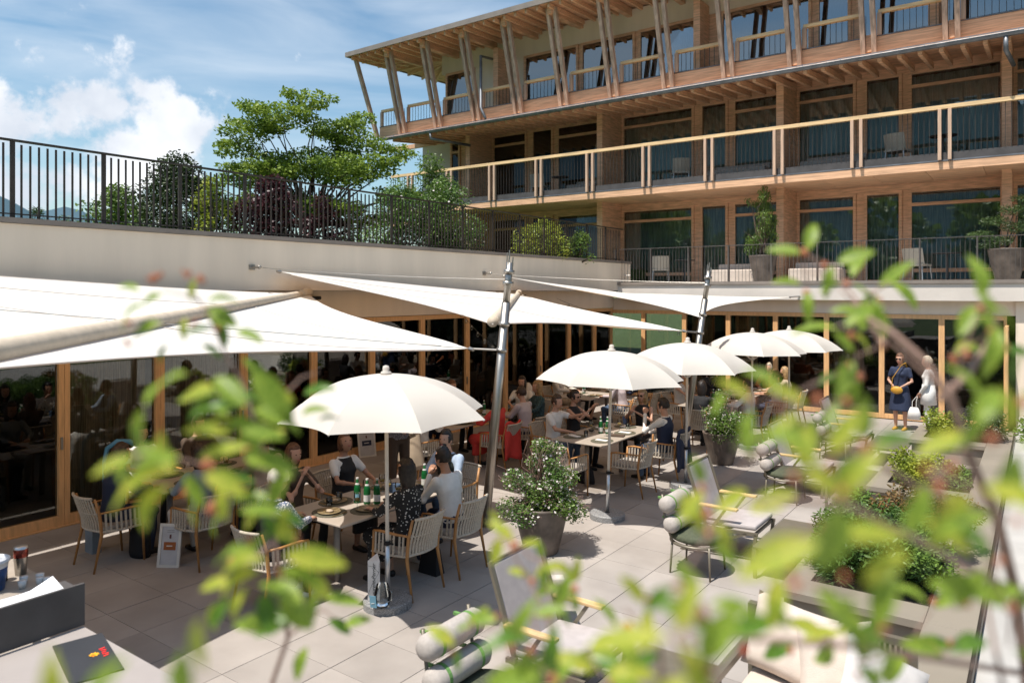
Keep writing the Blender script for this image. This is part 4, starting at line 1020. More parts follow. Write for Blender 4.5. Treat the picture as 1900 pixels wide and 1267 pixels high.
def b_bottle():
    t = thing('water_bottle', '', 'bottle'); MB().lathe([(0,0),(.036,0),(.037,.01),(.037,.15),(.030,.185),(.015,.215),(.0135,.26),(0,.26)], 16).build('glass_body', green_g, t, smooth=True)
    MB().lathe([(.0378,.03),(.0378,.10)], 16, cap=False).build('label', lab_m, t, smooth=True); MB().lathe([(.0245,.198),(.018,.216)], 12, cap=False).build('neck_label', lab_m, t); MB().lathe([(.015,.255),(.015,.272),(0,.272)], 12).build('bottle_cap', lab_m, t); return t
def b_bbottle():
    t = b_bottle(); t.name = 'water_bottle'
    for o in bpy.data.objects:
        if o.parent == t and o.name.startswith('label'): o.data = o.data.copy(); o.data.materials[0] = lab_b
    return t
def b_glass():
    t = thing('wine_glass', '', 'glass'); MB().lathe([(.032,0),(.032,.002),(.004,.006),(.0035,.085),(.028,.115),(.036,.15),(.031,.195)], 14, cap=False).build('bowl', M['clear'], t, smooth=True)
    MB().lathe([(0,.108),(.024,.112),(.033,.135),(0,.135)], 12).build('wine', mat('pale_wine', (.55,.42,.14), .1, .02, 3, trans=.5), t, smooth=True); return t
def b_tumbler():
    t = thing('tumbler', '', 'glass'); MB().lathe([(0,.002),(.030,.002),(.036,.09),(.034,.09),(.028,.006)], 14, cap=False).build('wall', M['clear'], t, smooth=True); return t
def b_bowl():
    t = thing('bowl', '', 'bowl'); MB().lathe([(0,0),(.03,0),(.055,.035),(.052,.035),(.028,.006),(0,.006)], 16).build('shell', mat('dark_stoneware', (.05,.045,.04), .4), t, smooth=True); return t
pl = []
def seats(T, ys, xl=True, xr=True):
    out = []
    for y in ys:
        if xr: out.append((T[1]-.20, y, math.pi/2))
        if xl: out.append((T[0]+.20, y, -math.pi/2))
    return out
sets = [(T1, (5.4,6.15), 'front table'), (T4, (9.9,10.9), 'inner table'), (T5, (14.2,15.0), 'back table'), (T3, (4.95,5.7), 'left table'), (T6, (14.4,15.0), 'table beyond the third umbrella'), (T7, (16.5,17.1), 'far outer table')]
for T, yy, nm in sets:
    for n, (x, y, rz) in enumerate(seats(T, yy)):
        side = 'outer' if n % 2 == 0 else 'wall'; pos = 'near' if n < 2 else 'far'
        pl.append((x, y, rz, 'ochre plate on an olive mat, %s %s seat of the %s' % (pos, side, nm)))
pl += [(-6.0,5.1,0,'ochre plate and mat at the near end of the front table'),(-6.02,6.4,math.pi,'ochre plate and mat at the far end of the front table'),(-8.4,9.6,0,'ochre plate at the near end of the inner table')]
ware('p', b_plate, pl, '', 'place setting', 'ochre place settings on the tables')
ware('n', b_nap, [(-5.47,9.98,1.57,'white napkin on an olive mat at the near right of the second table'),(-5.98,10.02,1.3,'white napkin on an olive mat at the near left of the second table'),(-5.47,10.75,1.57,'white napkin mat before the young man in the vest'),(-5.98,10.9,-1.4,'white napkin mat before the boy in white'),(-5.72,11.25,3.1,'white napkin mat before the blond woman in sunglasses')], '', 'place setting', 'napkin place settings of the second table')
gb = []
for (x, y, l) in ((-5.92,5.55,'green mineral water bottle in the middle of the front table, left one'),(-5.84,5.62,'green mineral water bottle with white label nearest the pole'),(-5.88,6.42,'green water bottle at the far end of the front table'),
   (-5.78,10.5,'green water bottle, left of the pair on the second table'),(-5.68,10.55,'green water bottle, right of the pair on the second table'),(-8.45,5.9,'green water bottle on the left table'),(-8.35,14.4,'green water bottle on the back table'),(-8.4,10.8,'green water bottle on the inner table'),(-5.5,14.8,'green water bottle beyond the third umbrella'),(-5.5,16.8,'green water bottle on the far outer table')):
    gb.append((x, y, random.random()*3, l))
ware('b', b_bottle, gb, '', 'bottle', 'green water bottles on the tables')
ware('bb', b_bbottle, [(-6.04,5.52,0,'green bottle with a pale blue label on the front table')], '', 'bottle', 'green water bottles on the tables')
gl = []
for k, (x, y) in enumerate(((-6.1,5.7),(-5.95,5.9),(-5.75,5.85),(-6.15,6.0),(-5.8,5.3),(-5.95,6.2),(-5.62,10.85),(-5.9,10.4),(-5.6,10.35),(-8.3,9.9),(-8.5,10.3),(-8.3,10.6),(-8.55,5.2),(-8.45,5.5),(-8.1,14.0),(-8.25,14.9),(-5.6,14.5),(-5.4,15.0),(-5.6,16.4),(-5.4,17.2))):
    nm = 'front' if y < 6.5 and x > -7 else ('second' if x > -7 and y < 11.5 else ('left' if y < 6.5 else ('inner' if y < 12 else ('back' if x < -7 else 'far outer'))))
    gl.append((x, y, 0, 'stemmed wine glass %s of the %s table' % (['near the wall side','at the outer edge','towards the near end','in the middle','towards the far end','beside the bottles'][k % 6], nm)))
ware('g', b_glass, gl, '', 'glass', 'stemmed wine glasses on the tables')
ware('t', b_tumbler, [(-6.18,5.25,0,'clear water tumbler at the near left of the front table'),(-6.25,5.45,0,'clear water tumbler in front of the ponytailed woman'),(-5.85,10.15,0,'clear tumbler at the near end of the second table'),(-5.6,11.1,0,'clear tumbler near the blond woman')], '', 'glass', 'clear tumblers')
ware('w', b_bowl, [(-5.78,5.72,0,'small dark bowl beside the bottles on the front table'),(-5.98,10.55,0,'small dark bowl on the second table'),(-8.42,10.05,0,'small dark bowl on the inner table')], '', 'bowl', 'small dark bowls')
b = MB(); b.box((0,0,.05),(.14,.07,.10)); small('tissue_box', b, CL['denim'], (-5.98,6.05,.751), 'blue box standing among the bottles of the front table', 'box', False)
b = MB(); b.box((0,0,.01),(.22,.15,.02)); small('menu_folder', b, CL['brown'], (-5.45,10.45,.751), 'dark brown folder lying on the second table', 'folder', False, rz=.3)
# table lamp shape beyond the mast
tl = thing('cloth_topped_stand', 'small stand with a pointed white cloth near the glass wall beyond the mast', 'stand', (-8.75,12.75,0))
MB().tube([(0,0,0),(0,0,.95)], .02, 8).build('stem', M['tableleg'], tl); MB().lathe([(.17,.72),(.15,.98),(.04,1.12),(0,1.13)], 6, cap=False).build('cloth', CL['offwhite'], tl)

# framed menus leaning
def framed(x, y, deg, tilt, w, h, colr, label):
    t = thing('framed_notice', label, 'framed notice', (x, y, .006)); t.rotation_euler = (math.radians(tilt), 0, math.radians(deg))
    wf = .03; fr = MB(); wm = flat('white_frame', (.66,.63,.58), .5)
    for (a, c) in (((-w/2,0,0),(-w/2+wf,.022,h)),((w/2-wf,0,0),(w/2,.022,h)),((-w/2+wf,0,0),(w/2-wf,.022,wf)),((-w/2+wf,0,h-wf),(w/2-wf,.022,h))): fr.bb(a, c)
    fr.build('frame', wm, t)
    MB().bb((-w/2+wf,.010,wf),(w/2-wf,.016,h-wf)).build('paper', flat('notice_paper', (.50,.49,.50)), t)
    MB().bb((-w*.27,.007,h*.40),(w*.27,.0095,h*.58)).build('colour_block', colr, t)
    MB().bb((-w*.14,.0045,h*.48),(w*.12,.0068,h*.505)).build('printed_line', wm, t)
    MB().bb((-w*.04,.007,h*.66),(w*.04,.0095,h*.75)).build('small_emblem', flat('emblem', (.12,.05,.05)), t)
    for k in range(2): MB().bb((-w*.16,.007,h*(.80+.04*k)),(w*.16,.0095,h*(.81+.04*k))).build('printed_line', flat('grey_print', (.25,.24,.24)), t)
    return t
framed(-7.80,4.36,33,-10,.25,.47,CL['orange'],'white framed notice with an orange block leaning on the left table leg')
framed(-10.02,9.42,70,-12,.34,.52,CL['navy'],'white framed notice with a dark blue block leaning by the glass doors')
# gift box and jug on the first umbrella's stone base
gx = thing('gift_box', 'tall white triangular champagne carton with black script standing on the umbrella base', 'carton', (-5.20,4.98,.090), math.radians(28))
whitec = flat('white_carton', (.60,.59,.58), .5); h_ = .42; s_ = .12
vs = [(-s_/2,-.04,0),(s_/2,-.04,0),(0,.07,0),(-s_/2,-.04,h_-.04),(s_/2,-.04,h_-.04),(0,.07,h_)]
MB().add(vs, [(0,2,1),(3,4,5),(0,1,4,3),(1,2,5,4),(2,0,3,5)]).build('carton_body', whitec, gx)
def text(body, size, m, parent, loc, rot, name='lettering', ext=.0006, shear=.25):
    cu = bpy.data.curves.new(name, 'FONT'); cu.body = body; cu.size = size; cu.extrude = ext; cu.shear = shear; cu.align_x = 'CENTER'; cu.align_y = 'CENTER'
    o = bpy.data.objects.new(name, cu); col.objects.link(o); bpy.context.view_layer.update()
    me = bpy.data.meshes.new_from_object(o.evaluated_get(bpy.context.evaluated_depsgraph_get())); bpy.data.objects.remove(o)
    me.materials.clear(); me.materials.append(m); return inst(name, me, parent, loc, rot)
blk = flat('black_ink', (.015,.015,.015))
text('Laurent-Perrier', .052, blk, gx, (0,-.0412,.19), (math.radians(90), math.radians(-90), 0), shear=.3)
for a, c in (((-.055,-.0408,.33),(-.005,-.0408,.325)),((-.005,-.0408,.325),(.05,-.0408,.27)),((.05,-.0408,.27),(-.02,-.0408,.15)),((-.055,-.0408,.06),(-.02,-.0408,.15)),((.05,-.0408,.27),(.055,-.0408,.37))):
    MB().tube([a, c], .0014, 4).build('printed_line', blk, gx)
jg = thing('glass_jug', 'clear round glass jug with a blue tag on the umbrella base', 'jug', (-5.02,4.90,.090))
MB().lathe([(0,.002),(.055,.004),(.078,.05),(.080,.12),(.060,.19),(.055,.21)], 20, cap=False).build('jug_wall', M['clear'], jg, smooth=True)
MB().tube([(.07,0,.06),(.12,0,.09),(.125,0,.17),(.06,0,.20)], .006, 8).build('handle', M['clear'], jg, smooth=True)
MB().box((-.035,-.085,.065),(.085,.006,.11), rot=Matrix.Rotation(-.15,3,'Y')).build('tag', flat('blue_tag', (.10,.22,.30)), jg, bevel=.004)
MB().beam((-.055,-.09,.045),(-.012,-.09,.058),.006,.003).build('printed_line', lab_m, jg)
bb_ = small('handbag', MB().add(*[([(-.13,-.07,0),(.13,-.07,0),(.13,.07,0),(-.13,.07,0),(-.10,-.03,.28),(.10,-.03,.28),(.10,.03,.28),(-.10,.03,.28)],[(0,3,2,1),(4,5,6,7),(0,1,5,4),(1,2,6,5),(2,3,7,6),(3,0,4,7)])][0]), CL['black'], (-5.35,5.95,.004), 'black handbag on the floor under the front table chairs', 'handbag', False)
small('backpack', MB().lathe([(0,.004),(.15,.005),(.165,.06),(.155,.26),(.11,.36),(0,.39)],18,sy=.62), CL['black'], (-8.42,4.38,.0), 'black rucksack on the floor beside the navy suited man', 'rucksack')
small('handbag', MB().lathe([(0,.004),(.15,.005),(.155,.06),(.13,.20),(.09,.26),(0,.27)],18,sy=.5), CL['black'], (-5.85,10.15,.0), 'black bag under the near end of the second table', 'handbag')
small('paper_bag', MB().box((0,0,.17),(.18,.10,.34)), CL['grey'], (-8.98,4.12,.004), 'pale paper carrier bag under the chair by the glass doors', 'bag', False)
# towel on the floor / clip board by lounger
small('folded_leaflet', MB().box((0,0,.01),(.5,.34,.012), rot=Matrix.Rotation(-.25,3,'X')), CL['offwhite'], (-3.75,5.6,.42), 'pale leaflet board behind the nearest deck lounger', 'board', False, rz=.6)

# ------------------------------------------------------------------ lounge row
def make_lounger():
    t = thing('deck_lounger', '', 'deck lounger', (0,0,0), 0, 'canvas deck loungers with wooden arms')       # faces +x, origin below the rear seat corner centre
    W_ = .66; T_ = M['taupe_metal']
    def quadslab(p, q, th, y0, y1):
        d = (Vector(q)-Vector(p)); n = Vector((-d.z, 0, d.x)).normalized()*th
        vs = []
        for yy in (y0, y1):
            for c in (Vector(p), Vector(q), Vector(q)+n, Vector(p)+n): vs.append((c.x, yy, c.z))
        return MB().add(vs, [(0,3,2,1),(4,5,6,7),(0,1,5,4),(1,2,6,5),(2,3,7,6),(3,0,4,7)])
    quadslab((.02,0,.36),(-.19,0,.985),.045,-W_/2+.03,W_/2-.03).build('back_canvas', M['lounge'], t, bevel=.012)
    quadslab((0,0,.345),(.60,0,.375),.055,-W_/2+.01,W_/2-.01).build('seat_cushion', M['lounge'], t, bevel=.02)
    for s in (-1, 1):
        y = s*W_/2
        MB().beam((.05,y,.28),(-.205,y,1.005),.028,.035,up=(0,1,0)).build('back_rail', T_, t)
        MB().beam((-.05,y,.32),(.62,y,.34),.028,.035).build('seat_rail', T_, t)
        MB().beam((.60,y,.34),(.56,y,.003),.035,.028,up=(0,1,0)).build('front_leg', T_, t)
        MB().beam((.50,y,.33),(-.28,y,.003),.03,.028,up=(0,1,0)).build('rear_leg', T_, t)
        MB().beam((.10,y*1.03,.33),(.26,y*1.03,.565),.028,.022,up=(0,1,0)).build('arm_support', T_, t)
        MB().bb((-.05,y*1.03-.036,.566),(.40,y*1.03+.036,.592)).build('armrest', M['armwood'], t, bevel=.005)
        MB().tube([(.02,y,.335),(.02,y+s*.022,.335)], .03, 10).build('hinge', T_, t)
    MB().beam((-.202,-W_/2,1.0),(-.202,W_/2,1.0),.02,.02).build('cross_bar', T_, t)
    MB().beam((.58,-W_/2,.33),(.58,W_/2,.33),.028,.028).build('cross_bar', T_, t)
    return t
def make_rollchair():
    t = thing('bolster_chair', '', 'chair', (0,0,0), 0, 'low olive chairs with two strapped bolsters'); T_ = M['taupe_metal']
    MB().lathe([(0,.36),(.25,.36),(.285,.375),(.29,.41),(.27,.44),(0,.445)], 28, (.0,0,0)).build('seat_cushion', M['olive'], t, smooth=True)
    MB().lathe([(.275,.325),(.30,.33),(.30,.352),(.27,.355)], 28, cap=False).build('seat_ring', T_, t, smooth=True)
    for a in (45, 135, 225, 315):
        c, s = math.cos(math.radians(a)), math.sin(math.radians(a))
        MB().tube([(c*.29,s*.29,.35),(c*.315,s*.315,.003)], [.014,.011], 8).build('leg', T_, t, smooth=True)
    for s in (-1, 1): MB().tube([(-.19,s*.235,.35),(-.27,s*.235,.55),(-.31,s*.235,.84)], .013, 8).build('back_post', T_, t, smooth=True)
    for k, (x, z) in enumerate(((-.205,.53),(-.26,.735))):
        r = MB().tube([(x,-.30,z),(x,-.285,z),(x,-.25,z),(x,.25,z),(x,.285,z),(x,.30,z)], [.030,.068,.087,.089,.069,.032], 22).build('bolster', M['roll'], t, smooth=True)
        for s in (-1, 1):
            MB().lathe([(.0905,-.014),(.0905,.014)], 22, cap=False).build('x', M['greenstrap'])
            o = bpy.data.objects[-1] if False else [q for q in bpy.data.objects if q.name.startswith('x')][-1]
            o.name = 'green_strap'; o.data.name = 'green_strap'; o.parent = r; o.location = (x, s*.17, z); o.rotation_euler = (math.pi/2, 0, 0)
            sf = o.modifiers.new('s','SOLIDIFY'); sf.thickness = .004
            MB().box((x-.10,s*.17,z+.05),(.05,.025,.02)).build('buckle', M['greenstrap'], r)
    return t
def make_lowtable():
    t = thing('low_table', '', 'low table', (0,0,0), 0, 'low taupe metal tables beside the loungers'); T_ = M['taupe_metal']
    MB().box((0,0,.338),(.62,1.16,.022)).build('tabletop', T_, t, bevel=.004); MB().box((0,0,.31),(.56,1.10,.033)).build('apron', T_, t)
    for sx in (-1,1):
        for sy in (-1,1): MB().box((sx*.29,sy*.56,.162),(.034,.034,.32)).build('leg', T_, t)
    return t
lg, rcp, lt = make_lounger(), make_rollchair(), make_lowtable(); index_kids()
dist = ['nearest', 'second', 'third', 'fourth']
LY = [4.74, 8.55, 11.75, 14.95]; RY = [3.80, 7.68, 11.05, 14.3]; TY = [4.6, 8.4, 11.6, 14.6]
for i in range(4):
    place(lg, i > 0, (-3.17, LY[i], 0.003), 0, '%s mauve-grey deck lounger with pale wooden armrests, counting from the front' % dist[i])
    place(rcp, i > 0, (-2.97 if i == 0 else -3.03, RY[i], .003), 0, '%s olive chair with two green-strapped bolsters, counting from the front' % dist[i])
    place(lt, i > 0, (-2.17, TY[i], .003), 0, '%s low taupe table, counting from the front' % dist[i])
# sofa bottom right
sf = thing('garden_sofa', 'taupe framed rope sofa with cream cushions by the stone bench', 'sofa', (-1.2,5.1,0)); T_ = M['taupe_metal']
MB().bb((-.52,.22,.0),(-.46,.28,.80)).build('corner_post', T_, sf); MB().bb((.50,.22,0),(.56,.28,.80)).build('corner_post', T_, sf)
MB().bb((-.459,.225,.755),(.499,.275,.80)).build('back_rail', T_, sf); MB().bb((-.459,.225,.20),(.499,.275,.25)).build('lower_rail', T_, sf)
MB().bb((-.52,-.62,.0),(-.46,-.56,.60)).build('front_post', T_, sf); MB().bb((-.515,-.559,.55),(-.465,.219,.60)).build('arm_rail', T_, sf)
MB().bb((-.515,-.559,.20),(-.465,.219,.25)).build('side_rail', T_, sf)
rp = MB().bb((-.008,.24,.251),(.008,.256,.754)).mesh('rope', M['bronze'])
for k in range(30): inst('rope', rp, sf, (-.44+k*.0318,0,0))
def pillow(w, d, h):
    b = MB()
    def f(sg):
        def g(u, v):
            x, y = u*2-1, v*2-1; e = ((1-x**4)*(1-y**4))**.5; pin = 1-.06*(1-abs(x))*0 - .08*(1-x*x)*(y*y)-.0
            return (x*w/2*(1-.07*(1-y*y)*x*x), y*d/2*(1-.07*(1-x*x)*y*y), sg*h/2*e+.004*math.sin(9*x+5*y)*e)
        return g
    b.grid(f(1), 14, 14); b.grid(f(-1), 14, 14); return b
MB().bb((-.45,-.60,.26),(.49,.12,.42)).build('seat_cushion', M['sofa'], sf, bevel=.04)
for k, (x, y, z, rx, ry, rz, w_) in enumerate(((-.20,.08,.66,1.15,.1,-.15,.56),(.12,.02,.64,1.0,-.15,.25,.5))):
    o = pillow(w_, .50, .20).build('cushion', M['sofa'], sf, smooth=True); o.location = (x, y, z); o.rotation_euler = (rx, ry, rz)
pc = pillow(.55,.5,.16).build('scatter_cushion', flat('white_cushion', (.50,.47,.45)), smooth=True); pc.location = (-.78,4.95,.62); pc.rotation_euler = (.9,.5,.5)
tag(pc, 'white rounded cushion leaning at the right end of the rope sofa', 'cushion')

# stone bench planters at the right
pb = thing('planter_bench', 'long taupe stone bench edging the planting beds along the right side', 'bench', (-.55,9,0))
T_ = M['bench']
for k, (a, c) in enumerate(((-2,2.3),(2.304,4.6),(4.604,6.59),(6.594,8.9),(8.904,11.2),(11.204,13.6),(13.604,16.4))):
    MB().bb((-.745,a,.385),(-.40,c,.45)).build('coping_slab', T_, pb, world=True, bevel=.003)
MB().bb((-.70,-2,0),(-.46,16.4,.383)).build('core_wall', M['concrete'], pb, world=True)
MB().bb((-.396,-2,.37),(-.375,16.4,.452)).build('edge_profile', M['bronze'], pb, world=True)
for nm, y0, y1, x0, lab in (('planting_bed',6.58,8.75,-1.88,'near raised planting bed with taupe stone edge, holding dark green shrubs'),('planting_bed',10.76,12.9,-1.9,'middle raised planting bed with yellow-green plants'),('planting_bed',14.6,16.3,-1.9,'far raised planting bed near the hotel doors')):
    t = thing(nm, lab, 'planter', ((x0-.75)/2, (y0+y1)/2, 0), 0, 'raised planting beds')
    MB().bb((x0,y0,.385),(-.748,y0+.36,.45)).build('coping_slab', T_, t, world=True, bevel=.003); MB().bb((x0,y1-.2,.385),(-.748,y1,.45)).build('coping_slab', T_, t, world=True, bevel=.003)
    MB().bb((x0,y0+.362,.385),(x0+.2,y1-.202,.45)).build('coping_slab', T_, t, world=True, bevel=.003)
    b = MB(); b.bb((x0+.05,y0+.06,0),(-.75,y0+.2,.383)); b.bb((x0+.05,y0+.201,0),(x0+.15,y1-.06,.383)); b.bb((x0+.151,y1-.16,0),(-.75,y1-.06,.383)); b.build('planter_wall', T_, t, world=True)
    MB().bb((x0+.152,y0+.202,.02),(-.752,y1-.162,.40)).build('soil', M['soil'], t, world=True)

# pots
def make_pot():
    t = thing('plant_pot', '', 'plant pot', (0,0,0), 0, 'large brown tapered plant pots')
    MB().lathe([(0,.004),(.19,.004),(.20,.02),(.26,.25),(.305,.45),(.325,.54),(.33,.56),(.305,.565),(.295,.54)], 30, cap=False).build('pot_wall', M['pot'], t, smooth=True)
    MB().lathe([(0,.51),(.295,.51)], 24, cap=False).build('soil', M['soil'], t); MB().lathe([(0,.006),(.2,.006)], 24, cap=False).build('pot_base', M['pot'], t)
    return t
pp = make_pot(); index_kids()
place(pp, False, (-4.74,7.18,.002), 0, 'large brown pot with the pink and white flowering shrub, beside the front mast')
place(pp, True, (-4.58,12.72,.002), 0, 'large brown pot with the round jasmine bush, before the fourth umbrella')
o = place(pp, True, (-6.15,20.3,3.285), 0, 'tall brown pot with the weeping shrub on the hotel terrace'); o.scale = (1.15,1.15,1.3)
o = place(pp, True, (-.62,20.3,3.285), 0, 'tall brown pot with the small pine at the right of the hotel terrace'); o.scale = (1.2,1.2,1.3)
# terrace furniture on the hotel balconies
def bchair(x, y, z, deg, label):
    t = thing('balcony_chair', label, 'chair', (x, y, z), math.radians(deg), 'wicker chairs on the hotel balconies')
    MB().grid(lambda u, v: ((u-.5)*.52, -.22-.12*v+.08*(2*u-1)**2, .42+.42*v), 8, 5).build('backrest', M['strap'], t, smooth=True)
    MB().box((0,0,.42),(.5,.46,.05)).build('seat', M['strap'], t)
    for sx in (-1,1):
        for sy in (-1,1): MB().tube([(sx*.22,sy*.2,.4),(sx*.25,sy*.24,0)], .013, 6).build('leg', M['alu'], t)
def btable(x, y, z, label):
    t = thing('bistro_table', label, 'table', (x, y, z), 0, 'round bistro tables on the hotel balconies')
    MB().lathe([(0,.70),(.32,.70),(.32,.72),(0,.72)], 20).build('tabletop', M['darkboard'], t); MB().tube([(0,0,0),(0,0,.70)], .03, 8).build('stem', M['darkboard'], t); MB().lathe([(0,0),(.2,0),(.2,.02),(0,.02)], 16).build('foot', M['darkboard'], t)
for (x, y, z, d, l) in ((-9.6,21.3,3.285,20,'wicker chair at the left end of the lower hotel terrace'),(-2.55,21.2,3.285,-20,'wicker chair near the right of the lower hotel terrace'),(-9.0,21.4,6.245,30,'wicker chair on the upper balcony in the middle bay'),(-3.0,21.3,6.245,-15,'wicker chair on the upper balcony, right bay'),(-14.2,21.4,6.245,10,'wicker chair on the upper balcony, left bay')): bchair(x, y, z, d, l)
for (x, y, z, l) in ((-8.9,21.5,3.285,'dark bistro table at the left of the lower terrace'),(-1.9,21.3,3.285,'dark bistro table right of the wicker chair on the lower terrace'),(-2.0,21.4,6.245,'dark bistro table on the upper balcony, right bay'),(-13.4,21.5,6.245,'dark bistro table on the upper balcony, left bay')): btable(x, y, z, l)
for (x, y, z, w_, l) in ((-7.1,20.9,3.285,1.25,'white box lounge seat on the lower terrace left of the weeping shrub'),(-4.9,20.9,3.285,1.3,'white box lounge seat on the lower terrace right of the weeping shrub'),(-7.2,21.5,6.245,1.7,'grey box seat on the upper balcony beside the middle party wall'),(-4.6,21.5,6.245,1.6,'grey box seat on the upper balcony right of the middle party wall'),(-12.5,21.6,6.245,1.0,'grey box seat on the upper balcony at the left')):
    t = thing('box_lounge_seat', l, 'lounge seat', (x, y, z), 0, 'upholstered box seats on the hotel balconies')
    MB().box((0,0,.19),(w_,.75,.36)).build('seat_block', M['sofa'] if z < 5 else M['cushion'], t, bevel=.03); MB().box((0,.30,.46),(w_-.05,.14,.17)).build('back_block', M['sofa'] if z < 5 else M['cushion'], t, bevel=.03)

# ------------------------------------------------------------------ service counter, bottom left
sv = thing('service_counter', 'pale service counter top with a dark upright screen at the lower left', 'counter', (-5.6,1.4,0))
ct = mat('pale_counter_top', (.36,.32,.30), .45, .03, 4)
MB().bb((-4.88,-.6,.915),(-3.2,2.18,.95)).build('counter_top', ct, sv, world=True, bevel=.003); MB().bb((-4.86,-.58,.02),(-3.25,2.14,.914)).build('counter_body', M['darkboard'], sv, world=True)
MB().bb((-4.905,-.6,.955),(-4.882,2.19,1.215)).build('upright_screen', M['darkboard'], sv, world=True); MB().bb((-5.11,-.6,1.165),(-4.906,2.17,1.185)).build('paper_shelf', M['darkboard'], sv, world=True)
st = thing('side_table', 'taupe side table behind the dark screen carrying jars and a bucket', 'side table', (-5.7,1.6,0))
MB().bb((-7.0,.4,.93),(-5.70,2.38,.955)).build('tabletop', M['tabletop'], st, world=True)
for xx in (-6.9,-5.8):
    for yy in (.5,2.25): MB().bb((xx,yy,0),(xx+.04,yy+.04,.929)).build('leg', M['tableleg'], st, world=True)
b = MB(); b.grid(lambda u, v: ((u-.5)*.18, (v-.5)*.9, .004+.05*max(0, v-.85)/.15*(1-u)+.006*math.sin(v*6)), 6, 14)
small('paper_sheets', b, flat('white_paper', (.78,.78,.80)), (-5.0,1.64,1.192), 'white printed papers lying along the top of the dark screen', 'papers')
bk = thing('bucket', 'blue and white plastic bucket at the left edge', 'bucket', (-5.97,2.05,.957))
MB().lathe([(0,.002),(.085,.002),(.105,.16)], 24, cap=False).build('blue_band', flat('blue_printed_plastic', (.03,.09,.28), .4, .3, 14), bk, smooth=True)
MB().lathe([(.105,.16),(.110,.19),(.118,.195),(.118,.215),(.108,.215),(.104,.19),(.08,.02),(0,.02)], 24, cap=False).build('white_rim', flat('white_plastic', (.70,.71,.74), .4), bk, smooth=True)
MB().tube([(math.cos(a)*.12, -.05-.03*math.sin(a), .19-.10*math.sin(a)) for a in [math.pi*k/10 for k in range(11)]], .004, 6).build('handle', flat('white_wire', (.7,.7,.72)), bk, smooth=True)
sk_ = thing('metal_shaker', 'steel shaker with a copper red collar on the side table', 'shaker', (-6.13,2.30,.957))
MB().lathe([(0,0),(.036,0),(.046,.13)], 20, cap=False).build('steel_cup', M['steel'], sk_, smooth=True); MB().lathe([(.047,.13),(.047,.185),(.044,.19)], 20, cap=False).build('copper_collar', mat('copper_red', (.35,.07,.05), .25, .05, 5, metal=.8), sk_, smooth=True)
MB().lathe([(.046,.19),(.044,.205),(0,.207)], 20, cap=False).build('lid', M['alu'], sk_, smooth=True)
j = thing('dark_jar', 'black jar with a pale label between the bucket and the shaker', 'jar', (-6.10,2.16,.957))
MB().lathe([(0,0),(.042,0),(.042,.13),(.03,.15),(0,.15)], 18).build('jar_body', CL['black'], j, smooth=True); MB().bb((-.02,-.0445,.03),(.025,-.0425,.10)).build('label', lab_m, j)
cm = MB().lathe([(0,0),(.022,0),(.028,.05),(.0,.05)], 14).mesh('creamer_cup', flat('white_porcelain', (.68,.67,.66), .35), True)
for k, (x, y) in enumerate(((-5.92,2.24),(-5.80,2.30),(-5.84,2.20),(-5.76,2.33),(-5.88,2.33))):
    o = inst('creamer_cup', cm, None, (x, y, .957)); tag(o, 'small white creamer cup, %s of its cluster on the side table' % ['nearest the bucket','middle right','front right','rightmost','back left'][k], 'cup', 'white creamer cups on the side table')
# menu folder with emblem
mf = thing('menu_folder', 'black ribbed menu folder with a yellow emblem and red lettering on the pale counter', 'folder', (-4.43,2.0,.952), math.radians(-14))
rib = MB(); n = 70
def mfg(u, v): return ((u-.5)*.56, (v-.5)*.26, .008+.0006*math.sin(u*n*2*math.pi))
MB().box((0,0,.004),(.56,.26,.007)).build('folder_board', flat('folder_black', (.022,.022,.026), .5), mf); MB().grid(mfg, 280, 1).build('ribbed_cover', flat('folder_cover', (.030,.031,.036), .5), mf)
ye = flat('emblem_yellow', (.85,.42,.02), .5); re_ = flat('emblem_red', (.75,.03,.03), .5); orr = flat('emblem_orange', (.80,.20,.01), .5)
star = MB(); n = 16; vs = [(0,0,.0102)]+[((.030 if k % 2 else .020)*math.cos(2*math.pi*k/n), (.030 if k % 2 else .020)*math.sin(2*math.pi*k/n), .0102) for k in range(n)]
star.add(vs, [(0, k+1, (k+1) % n+1) for k in range(n)]); o = star.build('sun_emblem', ye, mf); o.location = (.0,.035,0)
o = MB().lathe([(0,.0108),(.011,.0108)], 12, cap=False, c=(.006,.028,0), sx=1.3).build('emblem_centre', orr, mf)
text('hofer', .034, re_, mf, (.105,.022,.0102), (0,0,math.radians(-90)), ext=.0003) if False else None
for k in range(5):
    MB().box((-.052+.026*k, .085+.003*(k%2), .0104),(.013,.034-.005*(k%3),.0008), rz=.3*(-1)**k).build('red_letter', re_, mf)
# heat-lamp-like blue curved neck seen at the far left
small('hose_arch', MB().tube([(0,0,0),(0,.0,.45),(.02,.03,.62),(.06,.14,.70),(.10,.28,.68),(.12,.38,.60)], [.022,.024,.03,.034,.034,.03], 10), flat('pale_blue_tube', (.10,.30,.48), .4), (-10.05,4.75,.35), 'pale blue arched tube standing by the left glass doors', 'tube')
